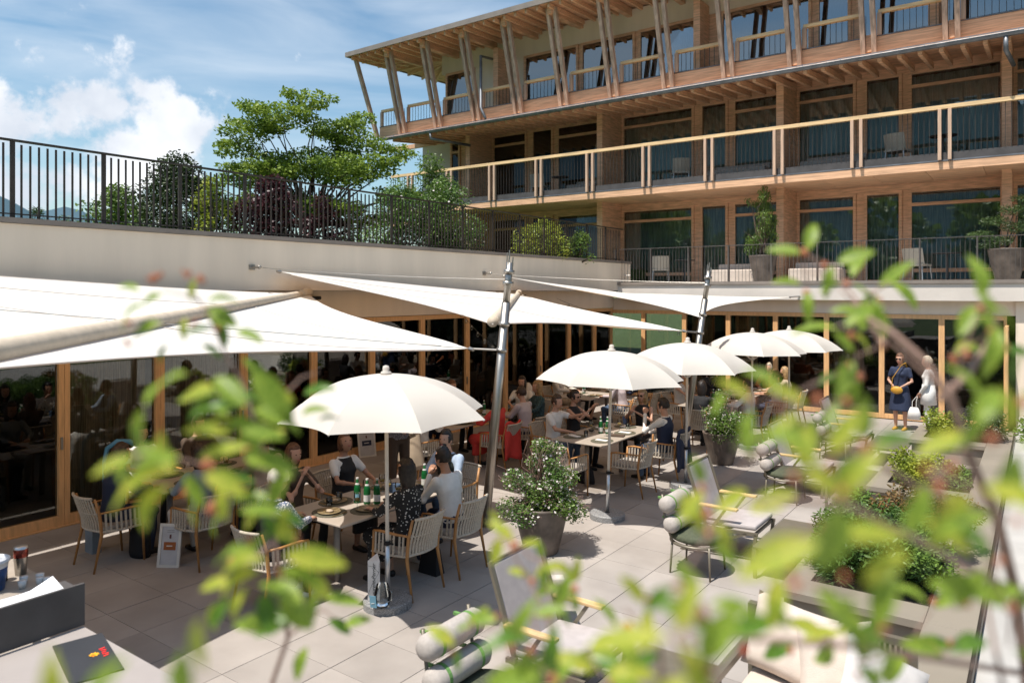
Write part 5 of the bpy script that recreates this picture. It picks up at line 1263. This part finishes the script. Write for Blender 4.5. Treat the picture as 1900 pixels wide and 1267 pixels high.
# ------------------------------------------------------------------ plants
def leaf_cloud(centers, normals_up, size, aspect=.45, fold=.15, jitter=.9, droop=0.0):
    """numpy: many folded leaf quads (2 quads each side of a midrib as a 6-vertex leaf)"""
    n = len(centers)
    c = np.asarray(centers, float)
    d = rng.normal(size=(n, 3)); d[:, 2] = d[:, 2]*jitter*.6 - droop; d /= np.linalg.norm(d, axis=1)[:, None]
    u = rng.normal(size=(n, 3))*.7 + np.array([0, 0, 1.0])*normals_up; s = np.cross(d, u); s /= np.linalg.norm(s, axis=1)[:, None]; nn = np.cross(s, d)
    L = size*rng.uniform(.65, 1.3, n)[:, None]; W = L*aspect*.5
    v = np.stack([c, c+d*L*.35+s*W+nn*fold*W, c+d*L*.75+s*W*.8+nn*fold*W, c+d*L, c+d*L*.75-s*W*.8+nn*fold*W, c+d*L*.35-s*W+nn*fold*W], 1)
    v = v.reshape(-1, 3); i = np.arange(n)[:, None]*6
    f1 = i+np.array([[0, 1, 2, 3]]); f2 = i+np.array([[0, 3, 4, 5]])
    return v, np.concatenate([f1, f2])
def np_mesh(name, v, f, m):
    me = bpy.data.meshes.new(name); me.vertices.add(len(v)); me.vertices.foreach_set('co', v.astype('f').ravel())
    k = f.shape[1]; me.loops.add(f.size); me.loops.foreach_set('vertex_index', f.astype('i').ravel())
    me.polygons.add(len(f)); me.polygons.foreach_set('loop_start', np.arange(0, f.size, k, dtype='i')); me.polygons.foreach_set('loop_total', np.full(len(f), k, 'i'))
    me.materials.append(m); me.update(calc_edges=True); return me
def blobs_pts(blobs, n, shell=.55):
    """points filling a set of ellipsoids, denser near their surface"""
    w = np.array([b[1][0]*b[1][1]*b[1][2] for b in blobs])**.72; w = w/w.sum(); out = []
    for (c, r), k in zip(blobs, (w*n).astype(int)):
        d = rng.normal(size=(k, 3)); d /= np.linalg.norm(d, axis=1)[:, None]
        rad = rng.uniform(shell**3, 1, k)**(1/3); out.append(np.array(c)+d*rad[:, None]*np.array(r))
    return np.concatenate(out)
def crown(name, blobs, n, size, m, parent, **k):
    p = blobs_pts(blobs, n, k.pop('shell', .5)); v, f = leaf_cloud(p, k.pop('up', .8), size, **k)
    o = inst(name, np_mesh(name, v, f, m), parent); return o
def branches(t, base, tips, r0, m, seg=5, wob=.12, name='trunk', r1=.006):
    b = MB()
    for tip in tips:
        a, c = Vector(base), Vector(tip); pts = []; 
        for k in range(seg+1):
            q = k/seg; p = a.lerp(c, q); p.z += .25*(c-a).length*q*(1-q)*.6
            if 0 < k < seg: p += Vector((random.uniform(-1,1), random.uniform(-1,1), random.uniform(-.4,.4)))*wob*(c-a).length*.3
            pts.append(p)
        b.tube(pts, [r0*(1-k/seg)+r1 for k in range(seg+1)], 6)
    return b.build(name, m, t, smooth=True)
def gp(px, d, z):       # point on a pixel column at depth d and height z
    p = at(px, HOR, d); p.z = z; return p
GZ = 3.76
# maple-like tree with layered branches
def layered_tree():
    c = gp(572, 19.0, GZ); t = thing('garden_tree', 'large light green maple with layered spreading branches above the fence', 'tree', c)
    blobs = []; tips = []
    R_ = Matrix.Rotation(YAW, 3, 'Z')
    lay = [(-2.6,2.0,.5),(2.3,2.9,.45),(-1.4,4.0,.4),(1.2,3.9,.45),(-2.35,1.45,.75),(-1.75,2.3,.75),(-2.0,3.0,.6),(-1.2,3.3,.7),(-.4,3.6,.8),(.2,4.05,.6),(.75,3.5,.8),(1.35,3.1,.75),(1.75,2.4,.7),(2.25,1.75,.65),(2.0,1.2,.5),(1.1,2.2,.9),(.1,2.6,1.1),(-.8,2.3,.95),(-.2,1.6,.9),(.9,1.3,.7),(-1.3,1.5,.6),(-2.75,1.0,.35),(2.5,.9,.35),(-1.7,3.6,.3)]
    for x, z, r in lay:
        p = R_ @ Vector((x, random.uniform(-1.2,1.2)*(1-abs(x)/4), z)); blobs.append((tuple(p), (r*1.0, r*.9, r*.40))); tips.append(p)
        for q in range(5):
            a = random.random()*6.28; pp = p+Vector((math.cos(a)*r*.9, math.sin(a)*r*.9, random.uniform(-.12,.3)*r)); blobs.append((tuple(pp), (r*.38, r*.38, r*.16)))
    crown('crown', blobs, 28000, .10, M['leaf_tree'], t, aspect=.5, up=1.3, shell=.2, droop=.25)
    tips2 = [Vector(b[0]) for b in blobs[::3]]
    branches(t, (0,0,0), [(0.25,0.1,1.3),(-.3,.1,1.3),(.0,-.2,1.5),(.55,.2,1.2),(-.6,0,1.1)], .07, M['bark'])
    branches(t, (0,0,.9), tips2, .028, M['bark'], name='limb')
layered_tree()
def bush(px, d, w, h, m, label, name='garden_shrub', n=3000, size=.07, k=9, z0=GZ, cat='shrub', group=None, tall=1.0, flowers=None, **kw):
    c = gp(px, d, z0); t = thing(name, label, cat, c, 0, group); blobs = []
    R_ = Matrix.Rotation(YAW, 3, 'Z')
    for i in range(k):
        q = i/(k-1) if k > 1 else .5; zz = h*(.15+.75*q); ww = w*.5*math.sqrt(max(.1, 1-(2*q-.75)**2*.62))
        for j in range(3):
            r = w*random.uniform(.15,.24); p = R_ @ Vector((random.uniform(-1,1)*(ww-r*.7), random.uniform(-1,1)*(ww-r*.7)*.8, zz)); blobs.append((tuple(p), (r, r, r*random.uniform(.7,1.1)*tall)))
    crown('crown', blobs, n, size, m, t, **kw)
    branches(t, (0,0,0), [b[0] for b in blobs[::2]], .022, M['bark'], name='trunk')
    if flowers:
        p = blobs_pts(blobs, flowers, .92); v, f = leaf_cloud(p, .3, size*.62, aspect=1.1); inst('flowers', np_mesh('flowers', v, f, M['flower']), t)['kind'] = 'stuff'
    return t
bush(330, 17, 2.4, 2.35, M['leaf_dark'], 'dense dark evergreen shrub rising above the fence', n=12000, size=.085, k=12, up=.6, aspect=.4)
bush(392, 16, .95, 1.8, M['leaf_yel'], 'yellow-green shrub in front of the dark evergreen', n=1500, size=.08)
bush(218, 18, 1.8, 1.8, M['leaf_mid'], 'loose light green bush left of the dark evergreen', n=3600, size=.10, aspect=.5)
bush(262, 17.5, .9, 1.3, M['leaf_mid'], 'small green bush between the light bush and the dark evergreen', n=1500, size=.09)
bush(505, 16.5, 1.7, 1.8, M['leaf_purple'], 'purple leaved shrub under the maple', n=6500, size=.08, aspect=.6)
bush(600, 17.5, 1.1, 1.5, M['leaf_purple'], 'second purple leaved shrub under the right side of the maple', n=2400, size=.08, aspect=.6)
bush(665, 18.5, 1.2, 1.5, M['leaf_yel'], 'bright yellow-green shrub behind the fence right of the maple trunk', n=1900, size=.08)
bush(745, 16.6, 1.9, 1.6, M['leaf_box'], 'dark green shrub with white flowers behind the fence', n=7500, size=.065, flowers=260)
bush(825, 17.2, 1.9, 1.8, M['leaf_box'], 'broad white flowering shrub behind the fence near the hotel', n=7500, size=.065, flowers=280)
bush(800, 18.0, 1.7, 2.6, M['leaf_mid'], 'tall loose yellow-green shrub climbing before the balcony', n=4200, size=.075, shell=.1)
bush(1005, 19.3, 1.7, 1.05, M['leaf_yel'], 'yellow-green shrub behind the right end of the fence', n=4200, size=.07)
bush(1075, 19.8, .95, .85, M['leaf_mid'], 'narrow mid green shrub at the right end of the fence', n=1600, size=.07)
bush(440, 24, 1.6, 1.5, M['leaf_mid'], 'distant pale green bush between the evergreen and the purple shrub', n=1600, size=.10)
for i, (px, d, w, h) in enumerate(((48,15,.55,.55),(68,15.5,.42,1.05),(100,16,.75,.75),(122,15.6,.55,.85),(150,16.5,.7,.6),(170,16,.5,.55),(20,16,.6,.4))):
    bush(px, d, w, h, M['leaf_pine'], 'dwarf pine behind the fence, number %s from the left edge' % ['two','three','four','five','six','seven','one'][i], 'dwarf_pine', n=900, size=.10, k=5, aspect=.12, up=.1, cat='pine', group='dwarf pines behind the fence')
# potted plants
def potted(x, y, z, blobs, n, size, m, label, name, flw=0, tw=0, **k):
    t = thing(name, label, 'plant', (x, y, z)); crown('foliage', blobs, n, size, m, t, **k)
    branches(t, (0,0,0), [b[0] for b in blobs], .012, M['bark'], name='stem')
    if flw:
        p = blobs_pts(blobs, flw, .85); 
        v, f = leaf_cloud(p, .3, .026, aspect=1.1); inst('flowers', np_mesh('flowers', v, f, M['flower']), t)['kind'] = 'stuff'
    if tw:
        tips = []
        for _ in range(tw):
            b_ = random.choice(blobs); a = random.random()*6.28; s_ = random.uniform(1.0,1.45); tips.append(Vector(b_[0])+Vector((math.cos(a)*b_[1][0]*s_, math.sin(a)*b_[1][1]*s_, random.uniform(-.1,1.2)*b_[1][2])))
        branches(t, (0,0,.05), tips, .004, M['twig'], name='twigs', r1=.0016, wob=.3)
    return t
random.seed(5); bl = []
for _ in range(22):
    a = random.random()*6.28; r = random.uniform(.05,.40); bl.append(((math.cos(a)*r, math.sin(a)*r, random.uniform(-.02,.42)), (.17,.17,.14)))
for _ in range(9):
    a = random.random()*6.28; r = random.uniform(0,.24); bl.append(((math.cos(a)*r, math.sin(a)*r, random.uniform(.42,.74)), (.11,.11,.10)))
potted(-4.74, 7.18, .52, bl, 11500, .036, M['leaf_box'], 'shrub with masses of tiny white and pink blossoms in the front pot', 'flowering_shrub', 1100, 260, aspect=.4, shell=.2)
bl = [((math.cos(a)*r, math.sin(a)*r, z), (.17,.17,.14)) for a, r, z in [(random.random()*6.28, random.uniform(.05,.36), random.uniform(.02,.38)) for _ in range(20)]]
bl += [((random.uniform(-.12,.12), random.uniform(-.12,.12), random.uniform(.5,.85)), (.07,.07,.10)) for _ in range(6)]
potted(-4.58, 12.72, .52, bl, 6000, .036, M['leaf_box'], 'round jasmine bush with small white flowers in the second pot', 'jasmine_bush', 300, 40, aspect=.45, shell=.3)
bl = [((random.uniform(-.3,.3)*(1.2-q), random.uniform(-.25,.25), .2+1.55*q), (.15,.15,.22)) for q in [k/16 for k in range(17)]]
bl += [((-.25,-.05,1.45),(.16,.1,.1)),((-.4,-.05,1.55),(.12,.1,.08)),((.3,0,.5),(.12,.12,.3)),((-.35,-.1,.35),(.12,.12,.3))]
potted(-6.15, 20.3, 4.0, bl, 3000, .075, M['leaf_mid'], 'weeping green shrub in the tall pot on the hotel terrace', 'weeping_shrub', 0, 20, aspect=.25, droop=1.6, shell=.1)
bl = [((-.5,.0,.30),(.30,.25,.11)),((-.15,-.1,.15),(.3,.25,.12)),((.2,0,.45),(.35,.3,.13)),((-.25,.05,.62),(.32,.28,.12)),((.1,0,.85),(.3,.25,.12)),((.5,.1,.65),(.3,.3,.14)),((.3,0,1.1),(.25,.2,.1)),((-.35,-.1,.05),(.22,.2,.09))]
potted(-.62, 20.3, 4.05, bl, 5200, .075, M['leaf_pine'], 'small cloud pruned pine in the pot at the right of the hotel terrace', 'potted_pine', 0, 0, aspect=.14, up=.1, shell=.2)
# beds
def bed(x0, x1, y0, y1, z, n, m, r, name, label, nb=14, size=.05, hz=.22, **k):
    bl = [((random.uniform(x0, x1), random.uniform(y0, y1), z+random.uniform(.0, hz)), (r*random.uniform(.7,1.2), r*random.uniform(.7,1.2), r*random.uniform(.6,.95))) for _ in range(nb)]
    cx, cy = (x0+x1)/2, (y0+y1)/2
    t = thing(name, label, 'shrub', (cx, cy, z)); bl = [((b[0][0]-cx, b[0][1]-cy, b[0][2]-z), b[1]) for b in bl]
    crown('foliage', bl, n, size, m, t, **k); branches(t, (0,0,-.05), [b[0] for b in bl], .012, M['bark'], name='stem'); return t
bed(-1.55,-.72,7.1,8.2,.58,19000,M['leaf_box'],.27,'evergreen_shrub','dark green whorled shrub filling the near right of the planting bed',24,.055,.30,aspect=.3,shell=.4)
bed(-1.2,-.6,7.9,8.6,.75,6000,M['leaf_red'],.22,'evergreen_shrub','dark shrub with bronze red shoots at the back of the near planting bed',9,.05,.20,aspect=.3,shell=.6)
bed(-1.8,-1.35,7.8,8.5,.5,4600,M['leaf_mid'],.2,'evergreen_shrub','mid green shrub with bronze tips at the far left of the near planting bed',8,.05,.15,aspect=.3)
bed(-1.72,-1.4,7.05,7.6,.42,1500,M['leaf_pine'],.13,'ferny_plant','feathery pale green plant at the near left of the planting bed',7,.10,.08,aspect=.1)
bed(-1.7,-1.2,11.1,11.9,.5,4200,M['leaf_yel'],.19,'spurge_plant','bright yellow-green spurge hanging over the middle bed edge',9,.05,.3,aspect=.45)
bed(-1.1,-.85,11.3,12.4,.45,2000,M['leaf_mid'],.15,'low_ground_cover','low mid green cover plants along the middle bed',9,.05,.1,aspect=.45)
bed(-1.75,-1.2,14.9,15.9,.45,2400,M['leaf_yel'],.20,'spurge_plant','bright yellow-green spurge in the far planting bed',10,.055,.35,aspect=.45)
bed(-1.2,-.6,15.0,16.2,.5,2600,M['leaf_dark'],.24,'evergreen_shrub','dark evergreen mound in the far planting bed',9,.06,.4,aspect=.35)
bed(-.2,.6,15.8,17.2,.0,2600,M['leaf_mid'],.3,'evergreen_shrub','mid green shrubs by the hotel corner beyond the bench',9,.07,.6,aspect=.4)
# trees behind the camera, seen in the window reflections
for i, (x, y, h) in enumerate(((-16,-14,9),(-9,-20,10),(-2,-17,9),(5,-15,10),(12,-10,9),(16,0,9),(-24,-6,10),(20,-20,11),(17,10,8))):
    t = thing('reflected_tree', 'leafy green tree %s of the terrace, seen mirrored in the glass' % ['far behind the left','behind the left','straight behind','behind the right','to the near right','to the right','left behind','far behind the right','to the far right'][i], 'tree', (x, y, 0))
    bl = [((random.uniform(-2.4,2.4), random.uniform(-2.4,2.4), random.uniform(2.4,h)), (1.3,1.3,1.1)) for _ in range(16)]
    crown('crown', bl, 1500, .62, M['leaf_mid'], t, aspect=.8); branches(t, (0,0,0), [b[0] for b in bl[:6]], .16, M['bark'], name='trunk')

# ------------------------------------------------------------------ foreground serviceberry shrub
def leaf_mesh(name, m, bend=.18, w=.44):
    b = MB(); n = 8; vs = []; fs = []
    for i in range(n+1):
        t = i/n; wd = w*.5*math.sin(math.pi*min(1, t*.96+.02))**.75*(1-.25*t); z = bend*t*(1-t)*1.6-bend*.9*t*t
        vs += [(t, -wd, z+wd*.35), (t, -wd*.5, z+wd*.12), (t, 0, z), (t, wd*.5, z+wd*.12), (t, wd, z+wd*.35)]
    for i in range(n):
        for k in range(4): fs.append((i*5+k, i*5+k+1, (i+1)*5+k+1, (i+1)*5+k))
    b.add(vs, fs); return b.mesh(name, m, True)
LM = [[leaf_mesh('leaf', M[k], bd, w_) for bd, w_ in ((.15,.44),(.32,.40),(.05,.50))] for k in ('leaf_fg','leaf_fg2','leaf_fg3')]
BUDM = MB().ball((0,0,0), 1.0, 8, 6).mesh('bud', M['bud'], True)
SHR = {}
def shrub_thing(label, base): return thing('serviceberry_shrub', label, 'shrub', base)
fgL = shrub_thing('blurred young shrub branch with green leaves and pink buds close to the camera, left side', at(500, 1500, 1.2))
fgR = shrub_thing('blurred leafy shrub with pinkish branches filling the right foreground', at(1900, 1560, 1.1))
def fleaf(t, px, py, ang, Lpx, d, kind=0, tilt=None, red=None):
    """leaf whose stalk end is near (px,py) and whose tip points along image angle ang (deg, 0=right, 90=up)"""
    a_ = math.radians(ang)
    for q_ in (.2, .6, 1):
        mx_, my_ = px+math.cos(a_)*Lpx*q_, py-math.sin(a_)*Lpx*q_
        if t is fgR and ((1638 < mx_ < 1750 and 648 < my_ < 800) or (d < .62 and 1270 < mx_ < 1450 and 835 < my_ < 985)): return None
    p = at(px, py, d) - t.location; L = Lpx*d/F
    cr = Vector((math.cos(YAW), math.sin(YAW), 0)); up = Vector((0,0,1)); fw = Vector((-math.sin(YAW), math.cos(YAW), 0))
    a = math.radians(ang); dirv = (cr*math.cos(a)+up*math.sin(a)+fw*random.uniform(-.45,.45)).normalized()
    # leaf upper side looks mostly to the sky and a bit to the viewer
    nv = Vector((SUN.x, SUN.y, 0))*.2+up*.9-fw*random.uniform(.25,1.0)+cr*random.uniform(-.4,.4)
    s = nv.cross(dirv).normalized(); n = dirv.cross(s)
    R_ = Matrix((dirv, s, n)).transposed().to_euler()
    me = random.choice(LM[kind]) if red is None else red
    L2 = L/max(.55, (dirv.dot(cr)**2+dirv.dot(up)**2)**.5)
    return inst('leaf', me, t, p, R_, (L2, L2*random.uniform(.9,1.15), L2))
def fstem(t, pts, r0, r1, name='branch', m='twig'):
    P = [at(x, y, d)-t.location for x, y, d in pts]
    MB().tube(P, [r0+(r1-r0)*k/(len(P)-1) for k in range(len(P))], 8).build(name, M[m], t, smooth=True)
def fbud(t, px, py, d, r=5):
    p = at(px, py, d)-t.location; s = r*d/F; inst('bud', BUDM, t, p, (0,0,0), (s, s, s*1.2))
# left branch system
fstem(fgL, [(500,1500,1.2),(505,1267,1.15),(535,1180,1.12),(520,1080,1.08),(510,1000,1.05),(500,900,1.0),(478,800,.98),(455,720,.97),(420,660,.96),(395,600,.95),(372,560,.95)], .0042, .0014)
fstem(fgL, [(500,900,1.0),(440,880,.95),(370,860,.92),(330,850,.9)], .0022, .0010); fstem(fgL, [(478,800,.98),(520,740,1.0),(560,700,1.0),(590,690,1.02)], .002, .0009)
fstem(fgL, [(372,560,.95),(330,545,.95),(300,540,.96)], .0013, .0008); fstem(fgL, [(372,560,.95),(350,530,.95)], .0012, .0008); fstem(fgL, [(510,1000,1.05),(470,1040,1.0),(430,1080,1.0)], .002, .001)
fstem(fgL, [(535,1180,1.12),(600,1130,1.15),(640,1160,1.15)], .002, .001)
LL = [(258,540,170,72,.95,0),(300,548,200,60,.95,0),(270,565,215,75,.95,0),(355,555,80,45,.95,1),(345,590,270,45,.95,1),(385,560,10,60,.95,0),(380,575,-25,80,.96,0),(392,590,-60,70,.96,2),
 (300,600,200,80,.95,0),(285,610,195,55,.95,0),(345,620,15,60,.96,2),(375,640,-30,50,.96,2),(310,640,245,45,.96,2),(440,615,-15,65,1.0,0),(450,665,-50,90,1.0,0),(480,700,-40,45,1.0,1),
 (345,695,205,135,.72,0),(395,720,200,90,.80,1),(330,745,15,90,.85,0),(350,760,10,90,.85,0),(400,700,-35,95,.80,0),(420,740,10,70,.85,2),(350,780,25,120,.80,2),(400,770,25,60,.85,0),(470,690,-50,110,.80,0),(500,720,-60,90,.85,0),
 (340,800,0,95,.75,1),(385,790,20,60,.8,1),(470,750,-30,80,.85,0),(505,765,-45,75,.85,0),(560,770,20,60,1.0,0),(565,730,15,70,1.05,2),(590,780,10,45,1.05,2),(545,745,160,80,.85,1),(530,800,200,60,.9,1),
 (265,760,260,110,.70,0),(300,800,270,85,.7,1),(290,840,200,130,.65,0),(250,850,200,90,.66,1),(330,850,195,120,.68,0),(330,870,200,140,.66,1),(290,900,250,110,.66,1),(315,900,235,95,.68,1),(345,880,-60,80,.75,0),
 (370,850,15,110,.75,1),(380,880,-25,100,.72,1),(395,870,-35,95,.75,0),(430,830,15,95,.8,0),(450,800,-10,90,.78,0),(455,850,-15,110,.78,0),(485,840,-30,85,.85,2),(500,850,-50,80,.85,0),(440,770,-60,90,.82,0),(415,800,20,80,.8,0),
 (430,930,10,90,.85,0),(445,950,-5,100,.8,0),(470,900,160,80,.85,2),(490,960,-35,120,.85,2),(520,950,-30,100,.9,2),(505,940,70,90,.85,0),(500,990,230,80,.78,0),(520,1000,80,70,.8,1),(490,1040,190,110,.75,1),(470,1020,200,120,.72,0),(480,1060,210,120,.75,1),
 (530,1030,-15,130,.72,1),(520,1060,-30,110,.72,0),(560,1070,-45,80,.75,1),(430,1080,190,75,.8,1),(460,1090,240,80,.8,1),(425,1110,235,70,.8,2),(400,1120,260,70,.82,1),(490,1100,-70,80,.8,2),(520,1110,-50,100,.78,0),(560,1120,160,110,.75,0),
 (590,1100,250,90,.8,0),(550,1140,200,85,.85,2),(600,1110,-10,85,1.05,0),(640,1160,20,60,1.1,0),(570,1200,250,70,1.0,0),(610,1150,-40,60,1.1,2),(520,1160,170,90,.8,0),(380,1240,90,120,.5,1),(340,1290,80,120,.5,0),(160,1330,60,160,.42,0),(120,1320,95,130,.42,1),
 (455,985,60,60,.85,1),(470,870,100,70,.9,0),(515,880,-5,60,.95,0),(410,905,-80,70,.8,1),(545,1010,120,60,.8,1),(360,930,-95,60,.75,1),(415,955,230,60,.85,0)]
for (px, py, a, L, d, k) in LL:
    if 470 < px < 560 and 800 < py < 990 and a < 30 and a > -80: L *= .6
    fleaf(fgL, px, py, a, L*.86, d, k)
for (px, py, r) in ((290,515,6),(348,512,5),(375,520,6),(280,520,4),(235,600,4),(360,600,4),(240,640,4),(395,940,9),(470,1010,8),(520,1060,8),(385,860,10),(350,905,9),(545,1000,8),(430,1040,7),(455,830,8),(405,610,4)):
    fbud(fgL, px, py, .9, r)
    for q in range(2): fbud(fgL, px+random.uniform(-9,9), py+random.uniform(-9,9), .9, r*.8)
# right shrub
fstem(fgR, [(1900,1560,1.1),(1905,1250,1.0),(1885,1100,.95),(1850,960,.9),(1800,850,.86),(1765,740,.84),(1715,670,.84),(1660,620,.86),(1610,590,.88)], .008, .0025)
fstem(fgR, [(1745,740,.84),(1800,690,.88),(1830,640,.9),(1850,590,.92)], .005, .0015); fstem(fgR, [(1640,640,.86),(1590,560,.95),(1560,520,1.0)], .003, .0012); fstem(fgR, [(1560,520,1.0),(1490,500,1.0)], .0015, .001)
fstem(fgR, [(1885,1100,.95),(1700,1000,.7),(1560,930,.62),(1400,930,.6)], .004, .0015); fstem(fgR, [(1905,1250,1.0),(1600,1200,.7),(1350,1180,.62),(1250,1100,.6)], .004, .0016)
fstem(fgR, [(1250,1500,.8),(1230,1267,.75),(1225,1200,.73),(1160,1130,.72)], .003, .0012); fstem(fgR, [(1100,1450,.9),(1050,1267,.9),(1010,1130,.92),(960,1040,.95),(925,990,.95)], .0025, .0009)
fstem(fgR, [(1850,960,.9),(1700,900,.8),(1560,820,.75),(1450,760,.75)], .004, .0014); fstem(fgR, [(1870,1500,.7),(1860,1267,.7),(1830,1120,.72),(1780,1050,.75)], .003, .0012)
random.seed(21)
def cluster(px, py, n, spread, L, d, kinds=(0,0,1,2), buds=2):
    a0 = random.random()*360; n = max(1, round(n*(.42 if d < .7 else .62))); L = L*(.80 if d < .7 else .88); buds = 1 if n > 1 else 0
    for i in range(n):
        a = a0+i*137.5+random.uniform(-25,25); q = random.uniform(.1,1)**.5*spread
        fleaf(fgR, px+math.cos(math.radians(a))*q*.5, py-math.sin(math.radians(a))*q*.4, a, L*random.uniform(.7,1.2), d*random.uniform(.92,1.08), random.choice(kinds))
    for i in range(buds): fbud(fgR, px+random.uniform(-.6,.6)*spread, py+random.uniform(-.6,.6)*spread, d, random.uniform(5,9)*.9/d**.5)
CLS = [(1495,470,3,20,70,1.05,(0,)),(1545,490,4,30,65,1.05,(0,0,1)),(1575,520,5,35,65,1.05,(0,0)),(1500,530,4,30,60,1.05,(0,)),(1625,540,4,30,80,1.0,(0,)),(1650,520,2,20,80,1.0,(0,)),
 (1560,610,5,35,85,.92,(0,0,1)),(1610,580,3,30,70,.95,(0,)),(1640,640,3,30,75,.9,(0,2)),(1590,660,5,35,75,.9,(0,)),(1600,700,4,30,60,.95,(1,0)),(1560,690,2,20,60,.95,(2,)),
 (1820,560,5,35,105,.82,(0,0)),(1850,600,4,30,95,.82,(0,1)),(1790,640,4,35,90,.85,(0,)),(1860,650,3,30,90,.85,(2,0)),(1760,660,3,25,75,.88,(1,0)),
 (1460,740,5,45,100,.66,(0,1)),(1510,760,5,45,105,.64,(0,1)),(1560,740,4,40,90,.68,(0,)),(1400,750,3,30,90,.7,(0,1)),(1350,725,2,20,75,.8,(0,)),
 (1600,830,6,60,140,.55,(0,2)),(1730,880,4,50,130,.52,(1,0)),(1800,800,5,45,120,.6,(0,1)),(1820,760,5,50,120,.62,(0,1,2)),(1870,820,5,50,130,.56,(0,1)),(1880,730,4,40,110,.65,(2,0)),
 (1530,850,5,50,150,.52,(0,1)),(1480,880,4,40,140,.54,(1,)),(1420,830,3,40,100,.62,(1,0)),(1560,930,6,50,170,.46,(1,1,0)),(1530,1000,5,50,170,.46,(1,1)),(1800,900,6,60,150,.5,(1,0,0)),(1860,950,5,50,150,.5,(0,1)),
 (1310,905,4,30,85,.72,(1,0)),(1320,960,4,25,90,.68,(1,1)),(1310,1000,4,30,100,.66,(1,0)),(1260,1080,5,40,130,.55,(2,0)),(1300,1120,5,50,140,.52,(0,1)),(1250,1180,6,60,160,.48,(0,1,1)),(1200,1120,4,30,90,.7,(0,1)),(1340,1180,4,50,130,.55,(2,0)),(1290,1240,5,60,150,.5,(1,0)),
 (1380,950,3,30,100,.66,(1,)),(1450,1060,4,40,110,.6,(0,1)),(1500,1080,5,50,150,.5,(1,0)),(1420,1120,3,30,110,.6,(2,0)),(1590,1090,4,45,120,.52,(1,0)),(1620,1180,5,40,150,.55,(0,0)),
 (1540,1180,5,30,75,.9,(0,1)),(1480,1190,4,30,70,.9,(1,2)),(1590,1230,4,40,90,.75,(0,2)),(1690,1200,4,35,85,.85,(0,2)),(1760,1210,4,35,90,.8,(0,2)),(1730,1130,3,25,70,.9,(0,)),(1700,960,3,40,110,.6,(0,1)),
 (1840,1050,4,40,120,.6,(0,2)),(1880,1130,4,40,120,.62,(0,)),(1870,1200,3,30,110,.66,(0,1)),(1800,1110,3,30,95,.7,(0,2)),(1010,1040,5,25,60,.92,(1,0)),(960,1010,4,25,55,.95,(1,0)),(990,1070,4,25,60,.95,(1,1)),(1060,1090,5,25,60,.92,(0,1)),(1030,1130,4,25,65,.9,(0,1)),
 (930,990,4,20,45,.98,(1,)),(985,1140,3,20,70,.9,(0,)),(1000,1190,4,30,100,.72,(0,2)),(960,1200,4,30,110,.70,(0,0)),(930,1150,3,20,60,.9,(1,0)),(880,1160,4,20,55,.92,(1,0)),(850,1200,3,20,60,.92,(1,2)),(1010,1250,5,40,110,.66,(2,0)),(940,1250,4,40,100,.7,(0,1)),
 (1090,1210,4,30,80,.8,(1,0)),(1150,1170,4,30,70,.85,(0,1)),(1120,1250,5,40,100,.7,(0,1)),(1170,1240,4,30,80,.8,(2,0)),(1730,920,4,50,120,.58,(1,0)),(1500,930,3,40,130,.55,(1,))]
done = [(1905,1250,1.0),(1850,960,.9),(1765,740,.84),(1050,1267,.9),(1230,1267,.75),(1600,1200,.7),(1700,900,.8),(1560,930,.62)]
for c_ in CLS:
    cluster(*c_)
    q = min(done, key=lambda e: math.hypot(e[0]-c_[0], e[1]-c_[1])+300*abs(e[2]-c_[5]))
    mx_, my_ = (q[0]+c_[0])/2+random.uniform(-10,10), (q[1]+c_[1])/2+random.uniform(-4,14)
    fstem(fgR, [(q[0],q[1],q[2]),(mx_,my_,(q[2]+c_[5])/2),(c_[0],c_[1],c_[5])], .0016, .0008, name='twig'); done.append((c_[0],c_[1],c_[5]))
for (px, py, d) in ((1166,1182,.8),(1172,1192,.8),(1375,1215,.85)):
    fleaf(fgR, px, py, 80, 26, d, 0, red=leaf_mesh('red_leaf', M['redleaf'], .1, .6))
